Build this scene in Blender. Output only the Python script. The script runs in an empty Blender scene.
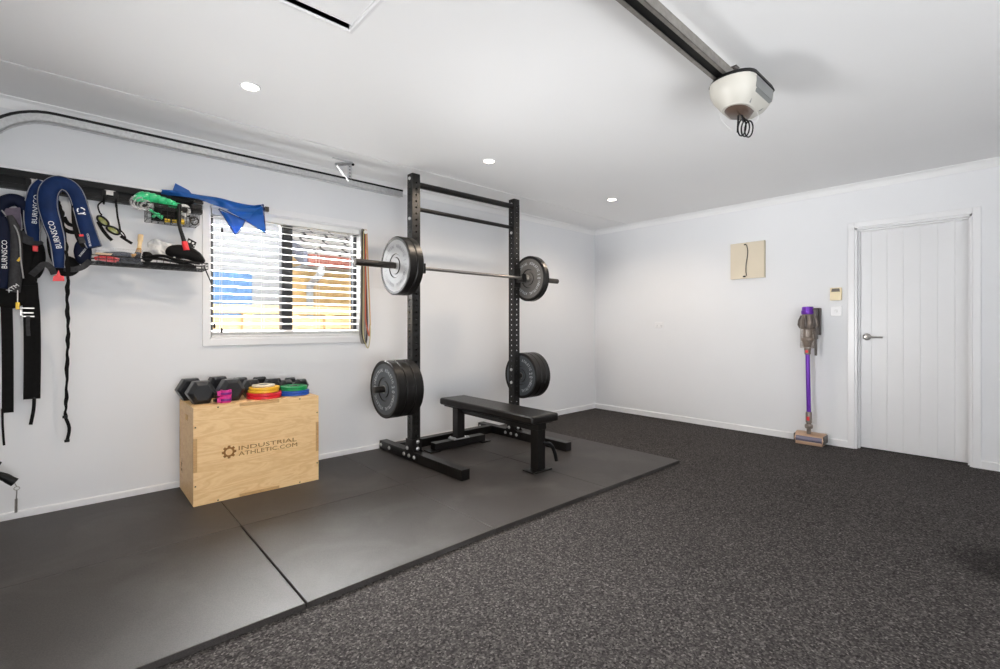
import bpy, bmesh, math, random
from mathutils import Vector, Matrix
C = bpy.context.scene.collection
SC = bpy.context.scene
R = math.radians
random.seed(7)

# ------------------------------------------------------------------ camera, sky, lights, exposure
XF, YW, ZC = 5.254, 3.827, 2.40        # far wall, window wall, ceiling
XN, YR = -0.50, -2.20                  # garage-door wall, wall opposite the window
MT = 0.024                             # rubber mat thickness
cam = bpy.data.cameras.new('camera')
cam.sensor_width = 36
cam.lens = 468.8/1000*36
cam.shift_y = -0.0089
cam.clip_start = 0.02
co = bpy.data.objects.new('camera', cam); C.objects.link(co)
co.location = (0, 0, 1.118)
co.rotation_euler = (R(90), 0, R(47.548-90))
SC.camera = co

w = bpy.data.worlds.new('sky'); SC.world = w; w.use_nodes = True
bg = w.node_tree.nodes['Background']
bg.inputs[0].default_value = (0.93, 0.97, 1.0, 1)
bg.inputs[1].default_value = .62

def lamp(name, kind, energy, color, loc, rot=(0, 0, 0), **kw):
    l = bpy.data.lights.new(name, kind); l.energy = energy; l.color = color
    for k, v in kw.items(): setattr(l, k, v)
    o = bpy.data.objects.new(name, l); C.objects.link(o); o.location = loc; o.rotation_euler = rot
    return o
def aim(a, b): return (Vector(b)-Vector(a)).to_track_quat('-Z', 'Y').to_euler()
lamp('sun', 'SUN', .55, (1, .96, .90), (2, 6, 9), (R(38), 0, R(-20)), angle=R(1.5))
# key flash set by the opener's shadow; the other three are added ceiling fills
lamp('key_flash', 'AREA', 10, (1, 1, 1), (XN+.16, 2.00, .90), aim((XN+.16, 2.00, .90), (5.2, 1.5, 2.15)), shape='RECTANGLE', size=.5, size_y=.5, spread=R(62))
lamp('door_side_fill', 'AREA', 8.5, (1, 1, 1), (XN+.14, 2.30, .45), aim((XN+.14, 2.30, .45), (2.6, 1.9, 2.75)), shape='RECTANGLE', size=.6, size_y=.6, spread=R(105))
lamp('ceiling_fill', 'AREA', 96, (.97, .985, 1), (.30, -1.70, .60), (R(180-30), R(-20), 0), shape='RECTANGLE', size=1.6, size_y=1.0)
lamp('ceiling_fill', 'AREA', 11, (.97, .985, 1), (2.2, -1.85, .50), aim((2.2, -1.85, .50), (4.0, 2.0, 2.9)), shape='RECTANGLE', size=1.8, size_y=1.0, spread=R(110))
# daylight through the window, from the bright sky over the neighbour's roof
lamp('window_daylight', 'AREA', 540, (1, 1, 1), (1.25, YW+0.92, 2.52), aim((1.25, YW+0.92, 2.52), (1.15, 2.2, 0)), shape='RECTANGLE', size=2.2, size_y=.8, spread=R(85))

vs = SC.view_settings
SC.display_settings.display_device = 'sRGB'
vs.view_transform = 'Standard'; vs.look = 'None'; vs.gamma = 1; vs.exposure = 0.0; vs.use_curve_mapping = False
SC.cycles.max_bounces = 10; SC.cycles.diffuse_bounces = 5; SC.cycles.transparent_max_bounces = 16
SC.cycles.use_denoising = True
SC.cycles.sample_clamp_indirect = 6

# ------------------------------------------------------------------ materials
def s2l(c):
    return tuple(((v/255+0.055)/1.055)**2.4 if v/255 > 0.04045 else v/255/12.92 for v in c)
def mat(name, rgb, rough=.5, metal=0., spec=.5, noise=0., nscale=8., bump=0., bscale=200., emit=0., coat=0., trans=0., alpha=1.):
    m = bpy.data.materials.new(name); m.use_nodes = True
    nt = m.node_tree; b = nt.nodes['Principled BSDF']
    col = (*s2l(rgb), 1)
    b.inputs['Base Color'].default_value = col
    b.inputs['Roughness'].default_value = rough; b.inputs['Metallic'].default_value = metal
    b.inputs['Specular IOR Level'].default_value = spec; b.inputs['Coat Weight'].default_value = coat
    b.inputs['Transmission Weight'].default_value = trans; b.inputs['Alpha'].default_value = alpha
    if emit:
        b.inputs['Emission Color'].default_value = col; b.inputs['Emission Strength'].default_value = emit
    tc = nt.nodes.new('ShaderNodeTexCoord')
    if noise:
        n = nt.nodes.new('ShaderNodeTexNoise'); n.inputs['Scale'].default_value = nscale; n.inputs['Detail'].default_value = 6
        nt.links.new(tc.outputs['Object'], n.inputs['Vector'])
        r = nt.nodes.new('ShaderNodeValToRGB')
        r.color_ramp.elements[0].position = .3; r.color_ramp.elements[1].position = .7
        r.color_ramp.elements[0].color = tuple(v*(1-noise) for v in col[:3])+(1,)
        r.color_ramp.elements[1].color = tuple(min(1, v*(1+noise)) for v in col[:3])+(1,)
        nt.links.new(n.outputs['Fac'], r.inputs['Fac']); nt.links.new(r.outputs['Color'], b.inputs['Base Color'])
    if bump:
        n = nt.nodes.new('ShaderNodeTexNoise'); n.inputs['Scale'].default_value = bscale; n.inputs['Detail'].default_value = 3
        nt.links.new(tc.outputs['Object'], n.inputs['Vector'])
        bp = nt.nodes.new('ShaderNodeBump'); bp.inputs['Strength'].default_value = bump; bp.inputs['Distance'].default_value = .004
        nt.links.new(n.outputs['Fac'], bp.inputs['Height']); nt.links.new(bp.outputs['Normal'], b.inputs['Normal'])
    return m

def thin_glass(name, tint=(1, 1, 1), gloss=.08, rough=.02):
    m = bpy.data.materials.new(name); m.use_nodes = True; nt = m.node_tree
    nt.nodes.remove(nt.nodes['Principled BSDF'])
    t = nt.nodes.new('ShaderNodeBsdfTransparent'); t.inputs[0].default_value = (*tint, 1)
    g = nt.nodes.new('ShaderNodeBsdfGlossy'); g.inputs['Roughness'].default_value = rough
    f = nt.nodes.new('ShaderNodeFresnel'); f.inputs['IOR'].default_value = 1.3
    a = nt.nodes.new('ShaderNodeMath'); a.operation = 'MULTIPLY_ADD'; a.inputs[1].default_value = .7; a.inputs[2].default_value = gloss*.3
    nt.links.new(f.outputs[0], a.inputs[0])
    mx = nt.nodes.new('ShaderNodeMixShader')
    nt.links.new(a.outputs[0], mx.inputs[0]); nt.links.new(t.outputs[0], mx.inputs[1]); nt.links.new(g.outputs[0], mx.inputs[2])
    nt.links.new(mx.outputs[0], nt.nodes['Material Output'].inputs['Surface'])
    return m
def film(name, rgb, opacity):                 # hazy plastic: part transparent, part white diffuse and glossy
    m = bpy.data.materials.new(name); m.use_nodes = True; nt = m.node_tree
    b = nt.nodes['Principled BSDF']; b.inputs['Base Color'].default_value = (*s2l(rgb), 1); b.inputs['Roughness'].default_value = .18
    t = nt.nodes.new('ShaderNodeBsdfTransparent'); mx = nt.nodes.new('ShaderNodeMixShader')
    n = nt.nodes.new('ShaderNodeTexNoise'); n.inputs['Scale'].default_value = 28
    tc = nt.nodes.new('ShaderNodeTexCoord'); nt.links.new(tc.outputs['Object'], n.inputs['Vector'])
    a = nt.nodes.new('ShaderNodeMath'); a.operation = 'MULTIPLY'; a.inputs[1].default_value = opacity*2
    nt.links.new(n.outputs['Fac'], a.inputs[0]); nt.links.new(a.outputs[0], mx.inputs[0])
    nt.links.new(t.outputs[0], mx.inputs[1]); nt.links.new(b.outputs[0], mx.inputs[2])
    nt.links.new(mx.outputs[0], nt.nodes['Material Output'].inputs['Surface'])
    return m

def carpet_mat():
    m = bpy.data.materials.new('charcoal_carpet'); m.use_nodes = True; nt = m.node_tree
    b = nt.nodes['Principled BSDF']; b.inputs['Roughness'].default_value = .95; b.inputs['Specular IOR Level'].default_value = .12
    tc = nt.nodes.new('ShaderNodeTexCoord')
    v = nt.nodes.new('ShaderNodeTexVoronoi'); v.inputs['Scale'].default_value = 150
    n = nt.nodes.new('ShaderNodeTexNoise'); n.inputs['Scale'].default_value = 90; n.inputs['Detail'].default_value = 4
    big = nt.nodes.new('ShaderNodeTexNoise'); big.inputs['Scale'].default_value = 1.3
    for q in (v, n, big): nt.links.new(tc.outputs['Object'], q.inputs['Vector'])
    sep = nt.nodes.new('ShaderNodeSeparateColor'); nt.links.new(v.outputs['Color'], sep.inputs[0])
    mixf = nt.nodes.new('ShaderNodeMath'); mixf.operation = 'MULTIPLY_ADD'; mixf.inputs[1].default_value = .55
    ml = nt.nodes.new('ShaderNodeMath'); ml.operation = 'MULTIPLY'; ml.inputs[1].default_value = .45
    nt.links.new(n.outputs['Fac'], ml.inputs[0])
    nt.links.new(sep.outputs[0], mixf.inputs[0]); nt.links.new(ml.outputs[0], mixf.inputs[2])
    r = nt.nodes.new('ShaderNodeValToRGB'); cr = r.color_ramp
    cr.elements[0].position = .15; cr.elements[0].color = (*s2l((33, 30, 30)), 1)
    cr.elements[1].position = .95; cr.elements[1].color = (*s2l((150, 146, 142)), 1)
    e = cr.elements.new(.5); e.color = (*s2l((66, 63, 62)), 1)
    e = cr.elements.new(.72); e.color = (*s2l((90, 86, 84)), 1)
    nt.links.new(mixf.outputs[0], r.inputs['Fac'])
    hs = nt.nodes.new('ShaderNodeHueSaturation')
    mm = nt.nodes.new('ShaderNodeMath'); mm.operation = 'MULTIPLY_ADD'; mm.inputs[1].default_value = .3; mm.inputs[2].default_value = .85
    nt.links.new(big.outputs['Fac'], mm.inputs[0]); nt.links.new(mm.outputs[0], hs.inputs['Value'])
    nt.links.new(r.outputs['Color'], hs.inputs['Color'])
    # a round patch of darker pile, with a ragged edge
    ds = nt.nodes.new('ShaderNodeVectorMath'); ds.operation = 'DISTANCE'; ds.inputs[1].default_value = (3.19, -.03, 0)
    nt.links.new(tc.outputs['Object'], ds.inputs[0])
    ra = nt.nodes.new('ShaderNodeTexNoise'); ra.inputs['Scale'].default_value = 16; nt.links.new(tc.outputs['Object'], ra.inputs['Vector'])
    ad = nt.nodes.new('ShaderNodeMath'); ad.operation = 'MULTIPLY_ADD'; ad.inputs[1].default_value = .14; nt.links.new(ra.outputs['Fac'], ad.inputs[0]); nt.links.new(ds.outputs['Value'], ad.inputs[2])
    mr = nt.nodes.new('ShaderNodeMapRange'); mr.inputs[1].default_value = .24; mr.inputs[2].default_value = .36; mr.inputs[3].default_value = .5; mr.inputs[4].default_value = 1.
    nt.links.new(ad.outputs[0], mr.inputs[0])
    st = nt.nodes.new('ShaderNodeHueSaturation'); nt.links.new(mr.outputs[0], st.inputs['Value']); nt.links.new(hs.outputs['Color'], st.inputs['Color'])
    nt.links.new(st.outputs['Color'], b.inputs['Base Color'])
    bp = nt.nodes.new('ShaderNodeBump'); bp.inputs['Strength'].default_value = .6; bp.inputs['Distance'].default_value = .005
    nt.links.new(mixf.outputs[0], bp.inputs['Height']); nt.links.new(bp.outputs['Normal'], b.inputs['Normal'])
    return m

def rubber_mat():
    m = bpy.data.materials.new('black_crumb_rubber'); m.use_nodes = True; nt = m.node_tree
    b = nt.nodes['Principled BSDF']; b.inputs['Specular IOR Level'].default_value = .5
    tc = nt.nodes.new('ShaderNodeTexCoord'); pos = nt.nodes.new('ShaderNodeNewGeometry')
    n = nt.nodes.new('ShaderNodeTexNoise'); n.inputs['Scale'].default_value = 240; n.inputs['Detail'].default_value = 4
    big = nt.nodes.new('ShaderNodeTexNoise'); big.inputs['Scale'].default_value = 2.4; big.inputs['Detail'].default_value = 5; big.inputs['Distortion'].default_value = .8
    nt.links.new(pos.outputs['Position'], n.inputs['Vector']); nt.links.new(pos.outputs['Position'], big.inputs['Vector'])
    r = nt.nodes.new('ShaderNodeValToRGB'); cr = r.color_ramp
    cr.elements[0].position = .25; cr.elements[0].color = (*s2l((38, 35, 34)), 1)
    cr.elements[1].position = .8; cr.elements[1].color = (*s2l((72, 67, 64)), 1)
    nt.links.new(n.outputs['Fac'], r.inputs['Fac'])
    dust = nt.nodes.new('ShaderNodeMix'); dust.data_type = 'RGBA'; dust.inputs[7].default_value = (*s2l((118, 116, 114)), 1)
    dr = nt.nodes.new('ShaderNodeMapRange'); dr.inputs[1].default_value = .5; dr.inputs[2].default_value = .85; dr.inputs[3].default_value = 0; dr.inputs[4].default_value = .35
    nt.links.new(big.outputs['Fac'], dr.inputs[0]); nt.links.new(dr.outputs[0], dust.inputs[0])
    nt.links.new(r.outputs['Color'], dust.inputs[6]); nt.links.new(dust.outputs[2], b.inputs['Base Color'])
    rr = nt.nodes.new('ShaderNodeMapRange'); rr.inputs[3].default_value = .48; rr.inputs[4].default_value = .62
    nt.links.new(big.outputs['Fac'], rr.inputs[0]); nt.links.new(rr.outputs[0], b.inputs['Roughness'])
    bp = nt.nodes.new('ShaderNodeBump'); bp.inputs['Strength'].default_value = .25; bp.inputs['Distance'].default_value = .002
    nt.links.new(n.outputs['Fac'], bp.inputs['Height']); nt.links.new(bp.outputs['Normal'], b.inputs['Normal'])
    return m

def plywood_mat(name, base, dark, axis_scale=(1.2, 3.0, 7.0)):
    m = bpy.data.materials.new(name); m.use_nodes = True; nt = m.node_tree
    b = nt.nodes['Principled BSDF']; b.inputs['Roughness'].default_value = .5
    tc = nt.nodes.new('ShaderNodeTexCoord'); mp = nt.nodes.new('ShaderNodeMapping'); mp.inputs['Scale'].default_value = axis_scale
    nt.links.new(tc.outputs['Object'], mp.inputs['Vector'])
    n = nt.nodes.new('ShaderNodeTexNoise'); n.inputs['Scale'].default_value = 2.2; n.inputs['Detail'].default_value = 3; n.inputs['Distortion'].default_value = 1.6
    nt.links.new(mp.outputs[0], n.inputs['Vector'])
    ms = nt.nodes.new('ShaderNodeMath'); ms.operation = 'MULTIPLY'; ms.inputs[1].default_value = 9
    fr = nt.nodes.new('ShaderNodeMath'); fr.operation = 'PINGPONG'; fr.inputs[1].default_value = 1
    nt.links.new(n.outputs['Fac'], ms.inputs[0]); nt.links.new(ms.outputs[0], fr.inputs[0])
    fine = nt.nodes.new('ShaderNodeTexNoise'); fine.inputs['Scale'].default_value = 40; fine.inputs['Detail'].default_value = 4
    nt.links.new(mp.outputs[0], fine.inputs['Vector'])
    ad = nt.nodes.new('ShaderNodeMath'); ad.operation = 'MULTIPLY_ADD'; ad.inputs[1].default_value = .5
    ml = nt.nodes.new('ShaderNodeMath'); ml.operation = 'MULTIPLY'; ml.inputs[1].default_value = .5
    nt.links.new(fine.outputs['Fac'], ml.inputs[0]); nt.links.new(fr.outputs[0], ad.inputs[0]); nt.links.new(ml.outputs[0], ad.inputs[2])
    r = nt.nodes.new('ShaderNodeValToRGB'); cr = r.color_ramp
    cr.elements[0].position = .1; cr.elements[0].color = (*s2l(dark), 1)
    cr.elements[1].position = .75; cr.elements[1].color = (*s2l(base), 1)
    nt.links.new(ad.outputs[0], r.inputs['Fac']); nt.links.new(r.outputs['Color'], b.inputs['Base Color'])
    return m

def cloth_mat(name, rgb):                    # thin nylon: lets some light through from behind
    m = bpy.data.materials.new(name); m.use_nodes = True; nt = m.node_tree
    b = nt.nodes['Principled BSDF']; b.inputs['Base Color'].default_value = (*s2l(rgb), 1); b.inputs['Roughness'].default_value = .5
    t = nt.nodes.new('ShaderNodeBsdfTranslucent'); t.inputs[0].default_value = (*s2l(tuple(min(255, v*1.25) for v in rgb)), 1)
    n = nt.nodes.new('ShaderNodeTexNoise'); n.inputs['Scale'].default_value = 14; tc = nt.nodes.new('ShaderNodeTexCoord'); nt.links.new(tc.outputs['Object'], n.inputs['Vector'])
    bp = nt.nodes.new('ShaderNodeBump'); bp.inputs['Strength'].default_value = .5; bp.inputs['Distance'].default_value = .01
    nt.links.new(n.outputs['Fac'], bp.inputs['Height']); nt.links.new(bp.outputs['Normal'], b.inputs['Normal'])
    mx = nt.nodes.new('ShaderNodeMixShader'); mx.inputs[0].default_value = .28
    nt.links.new(b.outputs[0], mx.inputs[1]); nt.links.new(t.outputs[0], mx.inputs[2]); nt.links.new(mx.outputs[0], nt.nodes['Material Output'].inputs['Surface'])
    return m
def tile_mat():
    m = bpy.data.materials.new('pale_roof_tile'); m.use_nodes = True; nt = m.node_tree
    b = nt.nodes['Principled BSDF']; b.inputs['Roughness'].default_value = .85
    tc = nt.nodes.new('ShaderNodeTexCoord'); mp = nt.nodes.new('ShaderNodeMapping')
    br = nt.nodes.new('ShaderNodeTexBrick'); br.offset = .5
    br.inputs['Color1'].default_value = (*s2l((205, 200, 196)), 1); br.inputs['Color2'].default_value = (*s2l((188, 184, 180)), 1); br.inputs['Mortar'].default_value = (*s2l((58, 52, 50)), 1)
    br.inputs['Scale'].default_value = 1; br.inputs['Mortar Size'].default_value = .022; br.inputs['Mortar Smooth'].default_value = .2; br.inputs['Brick Width'].default_value = .34; br.inputs['Row Height'].default_value = .30
    nt.links.new(tc.outputs['Object'], mp.inputs['Vector']); nt.links.new(mp.outputs[0], br.inputs['Vector']); nt.links.new(br.outputs['Color'], b.inputs['Base Color'])
    return m

M = dict(
    wall=mat('white_wall_paint', (233, 234, 236), .55, spec=.3, noise=.012, nscale=1.5, bump=.03, bscale=90),
    ceil=mat('white_ceiling_paint', (244, 244, 244), .7, spec=.2, noise=.01, nscale=1.2),
    trim=mat('white_gloss_trim', (238, 238, 239), .3, noise=.01, nscale=4),
    door=mat('white_door_paint', (232, 232, 233), .35, noise=.01, nscale=4),
    groove=mat('grey_door_groove', (205, 205, 206), .5),
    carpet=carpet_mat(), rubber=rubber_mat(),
    black=mat('black_powder_coat', (13, 11, 10), .36, spec=.5, noise=.15, nscale=30, bump=.08, bscale=500),
    blackflat=mat('matte_black_plastic', (14, 14, 15), .5, spec=.28, noise=.15, nscale=20),
    black_hole=mat('dark_recess', (12, 12, 12), .9),
    chrome=mat('polished_chrome', (200, 200, 202), .2, metal=1, noise=.05, nscale=20),
    steel=mat('brushed_steel', (176, 172, 168), .32, metal=1, noise=.08, nscale=40),
    dsteel=mat('dark_oxide_steel', (92, 88, 85), .3, metal=1, noise=.1, nscale=40),
    bolt=mat('zinc_bolt', (205, 205, 205), .3, metal=.7, noise=.05, nscale=60),
    galv=mat('galvanised_steel', (200, 201, 202), .33, metal=.75, noise=.12, nscale=60),
    plate=mat('bumper_plate_rubber', (18, 16, 15), .40, spec=.4, noise=.1, nscale=30),
    plate_face=mat('slate_grey_plate_face', (72, 77, 82), .42, noise=.08, nscale=20),
    plate_face_l=mat('window_sheen_plate_face', (150, 152, 155), .4, noise=.04, nscale=20),  # face colour paled to carry the window's reflection
    plate_face_m=mat('mid_grey_plate_face', (98, 96, 94), .42, noise=.06, nscale=20),
    letter_l=mat('pale_grey_lettering', (190, 195, 199), .5),
    letter_d=mat('grey_lettering', (132, 134, 137), .5),
    vinyl=mat('black_bench_vinyl', (18, 15, 14), .34, spec=.4, noise=.1, nscale=20, bump=.12, bscale=350),
    ply=plywood_mat('birch_plywood', (247, 210, 156), (230, 186, 128)),
    ply_end=plywood_mat('plywood_end_grain', (214, 170, 114), (184, 138, 86), (3, 3, 40)),
    burn=mat('burnt_wood_mark', (146, 98, 44), .7, noise=.2, nscale=40),
    hexr=mat('dumbbell_rubber', (27, 29, 33), .33, spec=.6, noise=.12, nscale=30),
    pink=mat('magenta_nylon', (204, 44, 140), .35, noise=.06, nscale=20),
    purple_d=mat('violet_nylon', (120, 36, 130), .35),
    red=mat('red_rubber', (212, 32, 48), .4, noise=.05, nscale=20),
    yellow=mat('yellow_rubber', (243, 188, 50), .4, noise=.05, nscale=20),
    white_r=mat('cream_white_rubber', (238, 226, 204), .4, noise=.03, nscale=20),
    blue=mat('blue_rubber', (28, 84, 184), .4, noise=.05, nscale=20),
    green=mat('green_rubber', (18, 150, 84), .4, noise=.05, nscale=20),
    navy=mat('navy_nylon', (20, 42, 84), .62, spec=.15, noise=.2, nscale=14, bump=1., bscale=22),
    navy_d=mat('dark_navy_nylon', (15, 22, 44), .65, spec=.15, noise=.2, nscale=14, bump=.5, bscale=40),
    lilac=mat('lilac_grey_mesh', (96, 86, 100), .8, noise=.15, nscale=50),
    web=mat('black_webbing', (19, 18, 18), .75, spec=.15, noise=.2, nscale=60, bump=.4, bscale=300),
    web_g=mat('grey_webbing', (58, 58, 60), .7, spec=.15, noise=.2, nscale=60),
    piping=mat('reflective_piping', (150, 150, 150), .45),
    print_w=mat('white_print', (228, 230, 232), .6),
    redp=mat('red_plastic', (222, 44, 50), .4, noise=.05, nscale=20),
    yel_p=mat('yellow_plastic', (232, 192, 44), .4, noise=.05, nscale=20),
    olive=mat('olive_mirrored_lens', (132, 136, 72), .15, noise=.15, nscale=20),
    green_p=mat('mint_green_plastic_sheet', (56, 196, 128), .3, noise=.12, nscale=18),
    clear=film('clear_plastic_wrap', (235, 235, 235), .28),
    tubm=film('clear_tub_plastic', (225, 230, 238), .06),
    hazy=film('hazy_white_bag', (228, 228, 226), .62),
    wood=mat('pale_brush_wood', (214, 188, 146), .5, noise=.12, nscale=15),
    brass=mat('brass', (190, 140, 70), .3, metal=.8),
    rope=mat('white_rope', (214, 214, 212), .8, noise=.15, nscale=90, bump=.5, bscale=200),
    flag=cloth_mat('blue_flag_nylon', (24, 96, 172)),
    hem=mat('navy_flag_hem', (22, 42, 92), .6),
    band_g=mat('grey_latex', (150, 146, 140), .5, noise=.1, nscale=12), band_k=mat('black_latex', (52, 50, 50), .5),
    band_o=mat('orange_latex', (196, 104, 76), .5), band_c=mat('olive_cream_latex', (188, 178, 130), .5),
    cream=mat('cream_enamel', (226, 214, 192), .25, noise=.03, nscale=3),
    cream_s=mat('cream_edge', (196, 184, 160), .4),
    cream_p=mat('cream_plastic', (236, 218, 178), .35), dkdisp=mat('dark_brown_display', (74, 62, 46), .3, noise=.2, nscale=60),
    sw=mat('white_switch_plastic', (236, 236, 237), .3),
    vac_p=mat('purple_anodised', (106, 44, 168), .28, metal=.35, noise=.04, nscale=20),
    vac_g=mat('grey_brown_plastic', (134, 123, 115), .3, metal=.3, noise=.08, nscale=30),
    vac_d=mat('dark_grey_plastic', (82, 74, 69), .4, noise=.08, nscale=30),
    vac_n=mat('pale_copper_metal', (198, 166, 140), .3, metal=.5, noise=.05, nscale=30),
    vac_b=film('smoky_clear_bin', (168, 150, 134), .32),
    vac_t=mat('translucent_roller_window', (112, 108, 126), .2),
    rail=mat('dull_steel_rail', (150, 146, 140), .4, metal=.6, noise=.15, nscale=30),
    op_w=mat('aged_white_plastic', (198, 195, 186), .4, noise=.03, nscale=10),
    op_g=mat('grey_side_plastic', (122, 124, 123), .4, noise=.04, nscale=10),
    op_l=mat('smoked_lens', (92, 76, 66), .3, noise=.08, nscale=12),
    lampglow=mat('led_diffuser', (255, 244, 226), .5, emit=14.0),
    alu_b=mat('black_aluminium', (30, 31, 34), .4),
    slat=mat('white_blind_slat', (240, 240, 238), .4),
    cord=mat('white_cord', (222, 222, 220), .7),
    glass=thin_glass('window_glass'),
    wboard=mat('white_weatherboard', (192, 194, 197), .6, noise=.02, nscale=4),
    ochre=mat('ochre_brick_wall', (212, 176, 118), .8, noise=.12, nscale=8),
    tile=tile_mat(),
    fascia=mat('red_brown_fascia', (128, 72, 58), .5, noise=.06, nscale=8),
    barge=mat('slate_barge', (96, 98, 112), .5),
    curtain=mat('blue_curtain', (118, 162, 214), .7, noise=.15, nscale=9),
    timber=plywood_mat('pine_fence_timber', (204, 176, 128), (168, 136, 90), (1, 1, 6)),
    ground=mat('concrete_path', (84, 83, 80), .9, noise=.1, nscale=3),
)

# ------------------------------------------------------------------ mesh helpers
def frame_of(d):
    d = Vector(d).normalized()
    a = Vector((0, 0, 1)) if abs(d.z) < .95 else Vector((1, 0, 0))
    u = a.cross(d).normalized(); v = d.cross(u).normalized()
    return u, v, d
def smooth_path(pts, n=6, closed=False):
    P = [Vector(p) for p in pts]; out = []; N = len(P)
    rng = N if closed else N-1
    for i in range(rng):
        if closed: a, b, c, d = P[(i-1) % N], P[i], P[(i+1) % N], P[(i+2) % N]
        else: a, b, c, d = P[max(i-1, 0)], P[i], P[i+1], P[min(i+2, N-1)]
        for k in range(n):
            t = k/n
            out.append(.5*((2*b)+(c-a)*t+(2*a-5*b+4*c-d)*t*t+(3*b-a-3*c+d)*t**3))
    if not closed: out.append(P[-1])
    return out
def lerp_list(vals, n):
    out = []
    for i in range(len(vals)-1):
        for k in range(n): out.append(vals[i]+(vals[i+1]-vals[i])*k/n)
    out.append(vals[-1]); return out

class MB:
    def __init__(s): s.bm = bmesh.new(); s.bev = False
    def _merge(s, b, mtx=None):
        if mtx is not None: bmesh.ops.transform(b, matrix=mtx, verts=b.verts)
        me = bpy.data.meshes.new('t'); b.to_mesh(me); b.free(); s.bm.from_mesh(me); bpy.data.meshes.remove(me)
        return s
    def box(s, x0, x1, y0, y1, z0, z1, bev=0, seg=2, rot=None):
        b = bmesh.new(); bmesh.ops.create_cube(b, size=1); s.bev = s.bev or bool(bev)
        bmesh.ops.scale(b, vec=(abs(x1-x0), abs(y1-y0), abs(z1-z0)), verts=b.verts)
        if bev: bmesh.ops.bevel(b, geom=list(b.edges), offset=bev, segments=seg, profile=.5, affect='EDGES')
        m = Matrix.Translation(((x0+x1)/2, (y0+y1)/2, (z0+z1)/2))
        if rot is not None: m = m @ rot
        return s._merge(b, m)
    def cyl(s, p0, p1, r0, r1=None, seg=20, cap=True):
        r1 = r0 if r1 is None else r1
        return s.tube([p0, p1], [r0, r1], seg, cap)
    def tube(s, pts, r, seg=8, cap=True, closed=False, flat=1., up=None):
        P = [Vector(p) for p in pts]; n = len(P)
        rr = r if isinstance(r, (list, tuple)) else [r]*n
        rings = []; pu = None
        for i in range(n):
            if closed: d = P[(i+1) % n]-P[(i-1) % n]
            else: d = P[min(i+1, n-1)]-P[max(i-1, 0)]
            if d.length < 1e-9: d = Vector((0, 0, 1))
            d.normalize()
            if up is not None:
                v = Vector(up); v = (v-d*v.dot(d)).normalized(); u = d.cross(v)
            else:
                if pu is None: u, v, _ = frame_of(d)
                else:
                    u = (pu-d*pu.dot(d)).normalized(); v = d.cross(u)
                pu = u
            rings.append([s.bm.verts.new(P[i]+u*(rr[i]*math.cos(2*math.pi*k/seg))+v*(rr[i]*flat*math.sin(2*math.pi*k/seg))) for k in range(seg)])
        m = n if closed else n-1
        for i in range(m):
            A, B = rings[i], rings[(i+1) % n]
            for k in range(seg): s.bm.faces.new((A[k], A[(k+1) % seg], B[(k+1) % seg], B[k]))
        if cap and not closed:
            s.bm.faces.new(list(reversed(rings[0]))); s.bm.faces.new(rings[-1])
        return s
    def ribbon(s, pts, width, thick=.003, up=(0, 1, 0)):      # flat strap whose thin side faces 'up'
        P = [Vector(p) for p in pts]; n = len(P); rings = []
        ww = width if isinstance(width, (list, tuple)) else [width]*n
        for i in range(n):
            d = (P[min(i+1, n-1)]-P[max(i-1, 0)]).normalized(); v = Vector(up); v = (v-d*v.dot(d)).normalized(); u = d.cross(v)
            a, t = ww[i]/2, thick/2
            rings.append([s.bm.verts.new(P[i]+u*a*x+v*t*y) for x, y in ((-1, -1), (1, -1), (1, 1), (-1, 1))])
        for i in range(n-1):
            for k in range(4): s.bm.faces.new((rings[i][k], rings[i][(k+1) % 4], rings[i+1][(k+1) % 4], rings[i+1][k]))
        s.bm.faces.new(list(reversed(rings[0]))); s.bm.faces.new(rings[-1]); return s
    def lathe(s, prof, o=(0, 0, 0), axis=(0, 0, 1), seg=32, closed=False):
        u, v, d = frame_of(axis); o = Vector(o); rings = []
        for r, h in prof:
            if r < 1e-6: rings.append([s.bm.verts.new(o+d*h)])
            else: rings.append([s.bm.verts.new(o+d*h+u*r*math.cos(2*math.pi*k/seg)+v*r*math.sin(2*math.pi*k/seg)) for k in range(seg)])
        L = len(rings)
        for i in range(L if closed else L-1):
            A, B = rings[i], rings[(i+1) % L]
            for k in range(seg):
                k2 = (k+1) % seg
                if len(A) == 1 and len(B) == 1: continue
                if len(A) == 1: f = (A[0], B[k2], B[k])
                elif len(B) == 1: f = (A[k], A[k2], B[0])
                else: f = (A[k], A[k2], B[k2], B[k])
                s.bm.faces.new(f)
        return s
    def prism(s, poly, fn, t0, t1):                           # poly of (a,b); fn(a,b,t)->point
        A = [s.bm.verts.new(fn(a, b, t0)) for a, b in poly]; B = [s.bm.verts.new(fn(a, b, t1)) for a, b in poly]
        n = len(poly)
        for k in range(n): s.bm.faces.new((A[k], A[(k+1) % n], B[(k+1) % n], B[k]))
        s.bm.faces.new(list(reversed(A))); s.bm.faces.new(B); return s
    def loft(s, rings, cap0=True, cap1=True):
        V = [[s.bm.verts.new(p) for p in r] for r in rings]; n = len(V[0])
        for i in range(len(V)-1):
            for k in range(n): s.bm.faces.new((V[i][k], V[i][(k+1) % n], V[i+1][(k+1) % n], V[i+1][k]))
        if cap0: s.bm.faces.new(list(reversed(V[0])))
        if cap1: s.bm.faces.new(V[-1])
        return s
    def ball(s, c, r, sx=1, sy=1, sz=1, rot=None, sub=3):
        b = bmesh.new(); bmesh.ops.create_icosphere(b, subdivisions=sub, radius=r)
        m = Matrix.Translation(c) @ (rot or Matrix.Identity(4)) @ Matrix.Diagonal((sx, sy, sz, 1))
        return s._merge(b, m)
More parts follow.
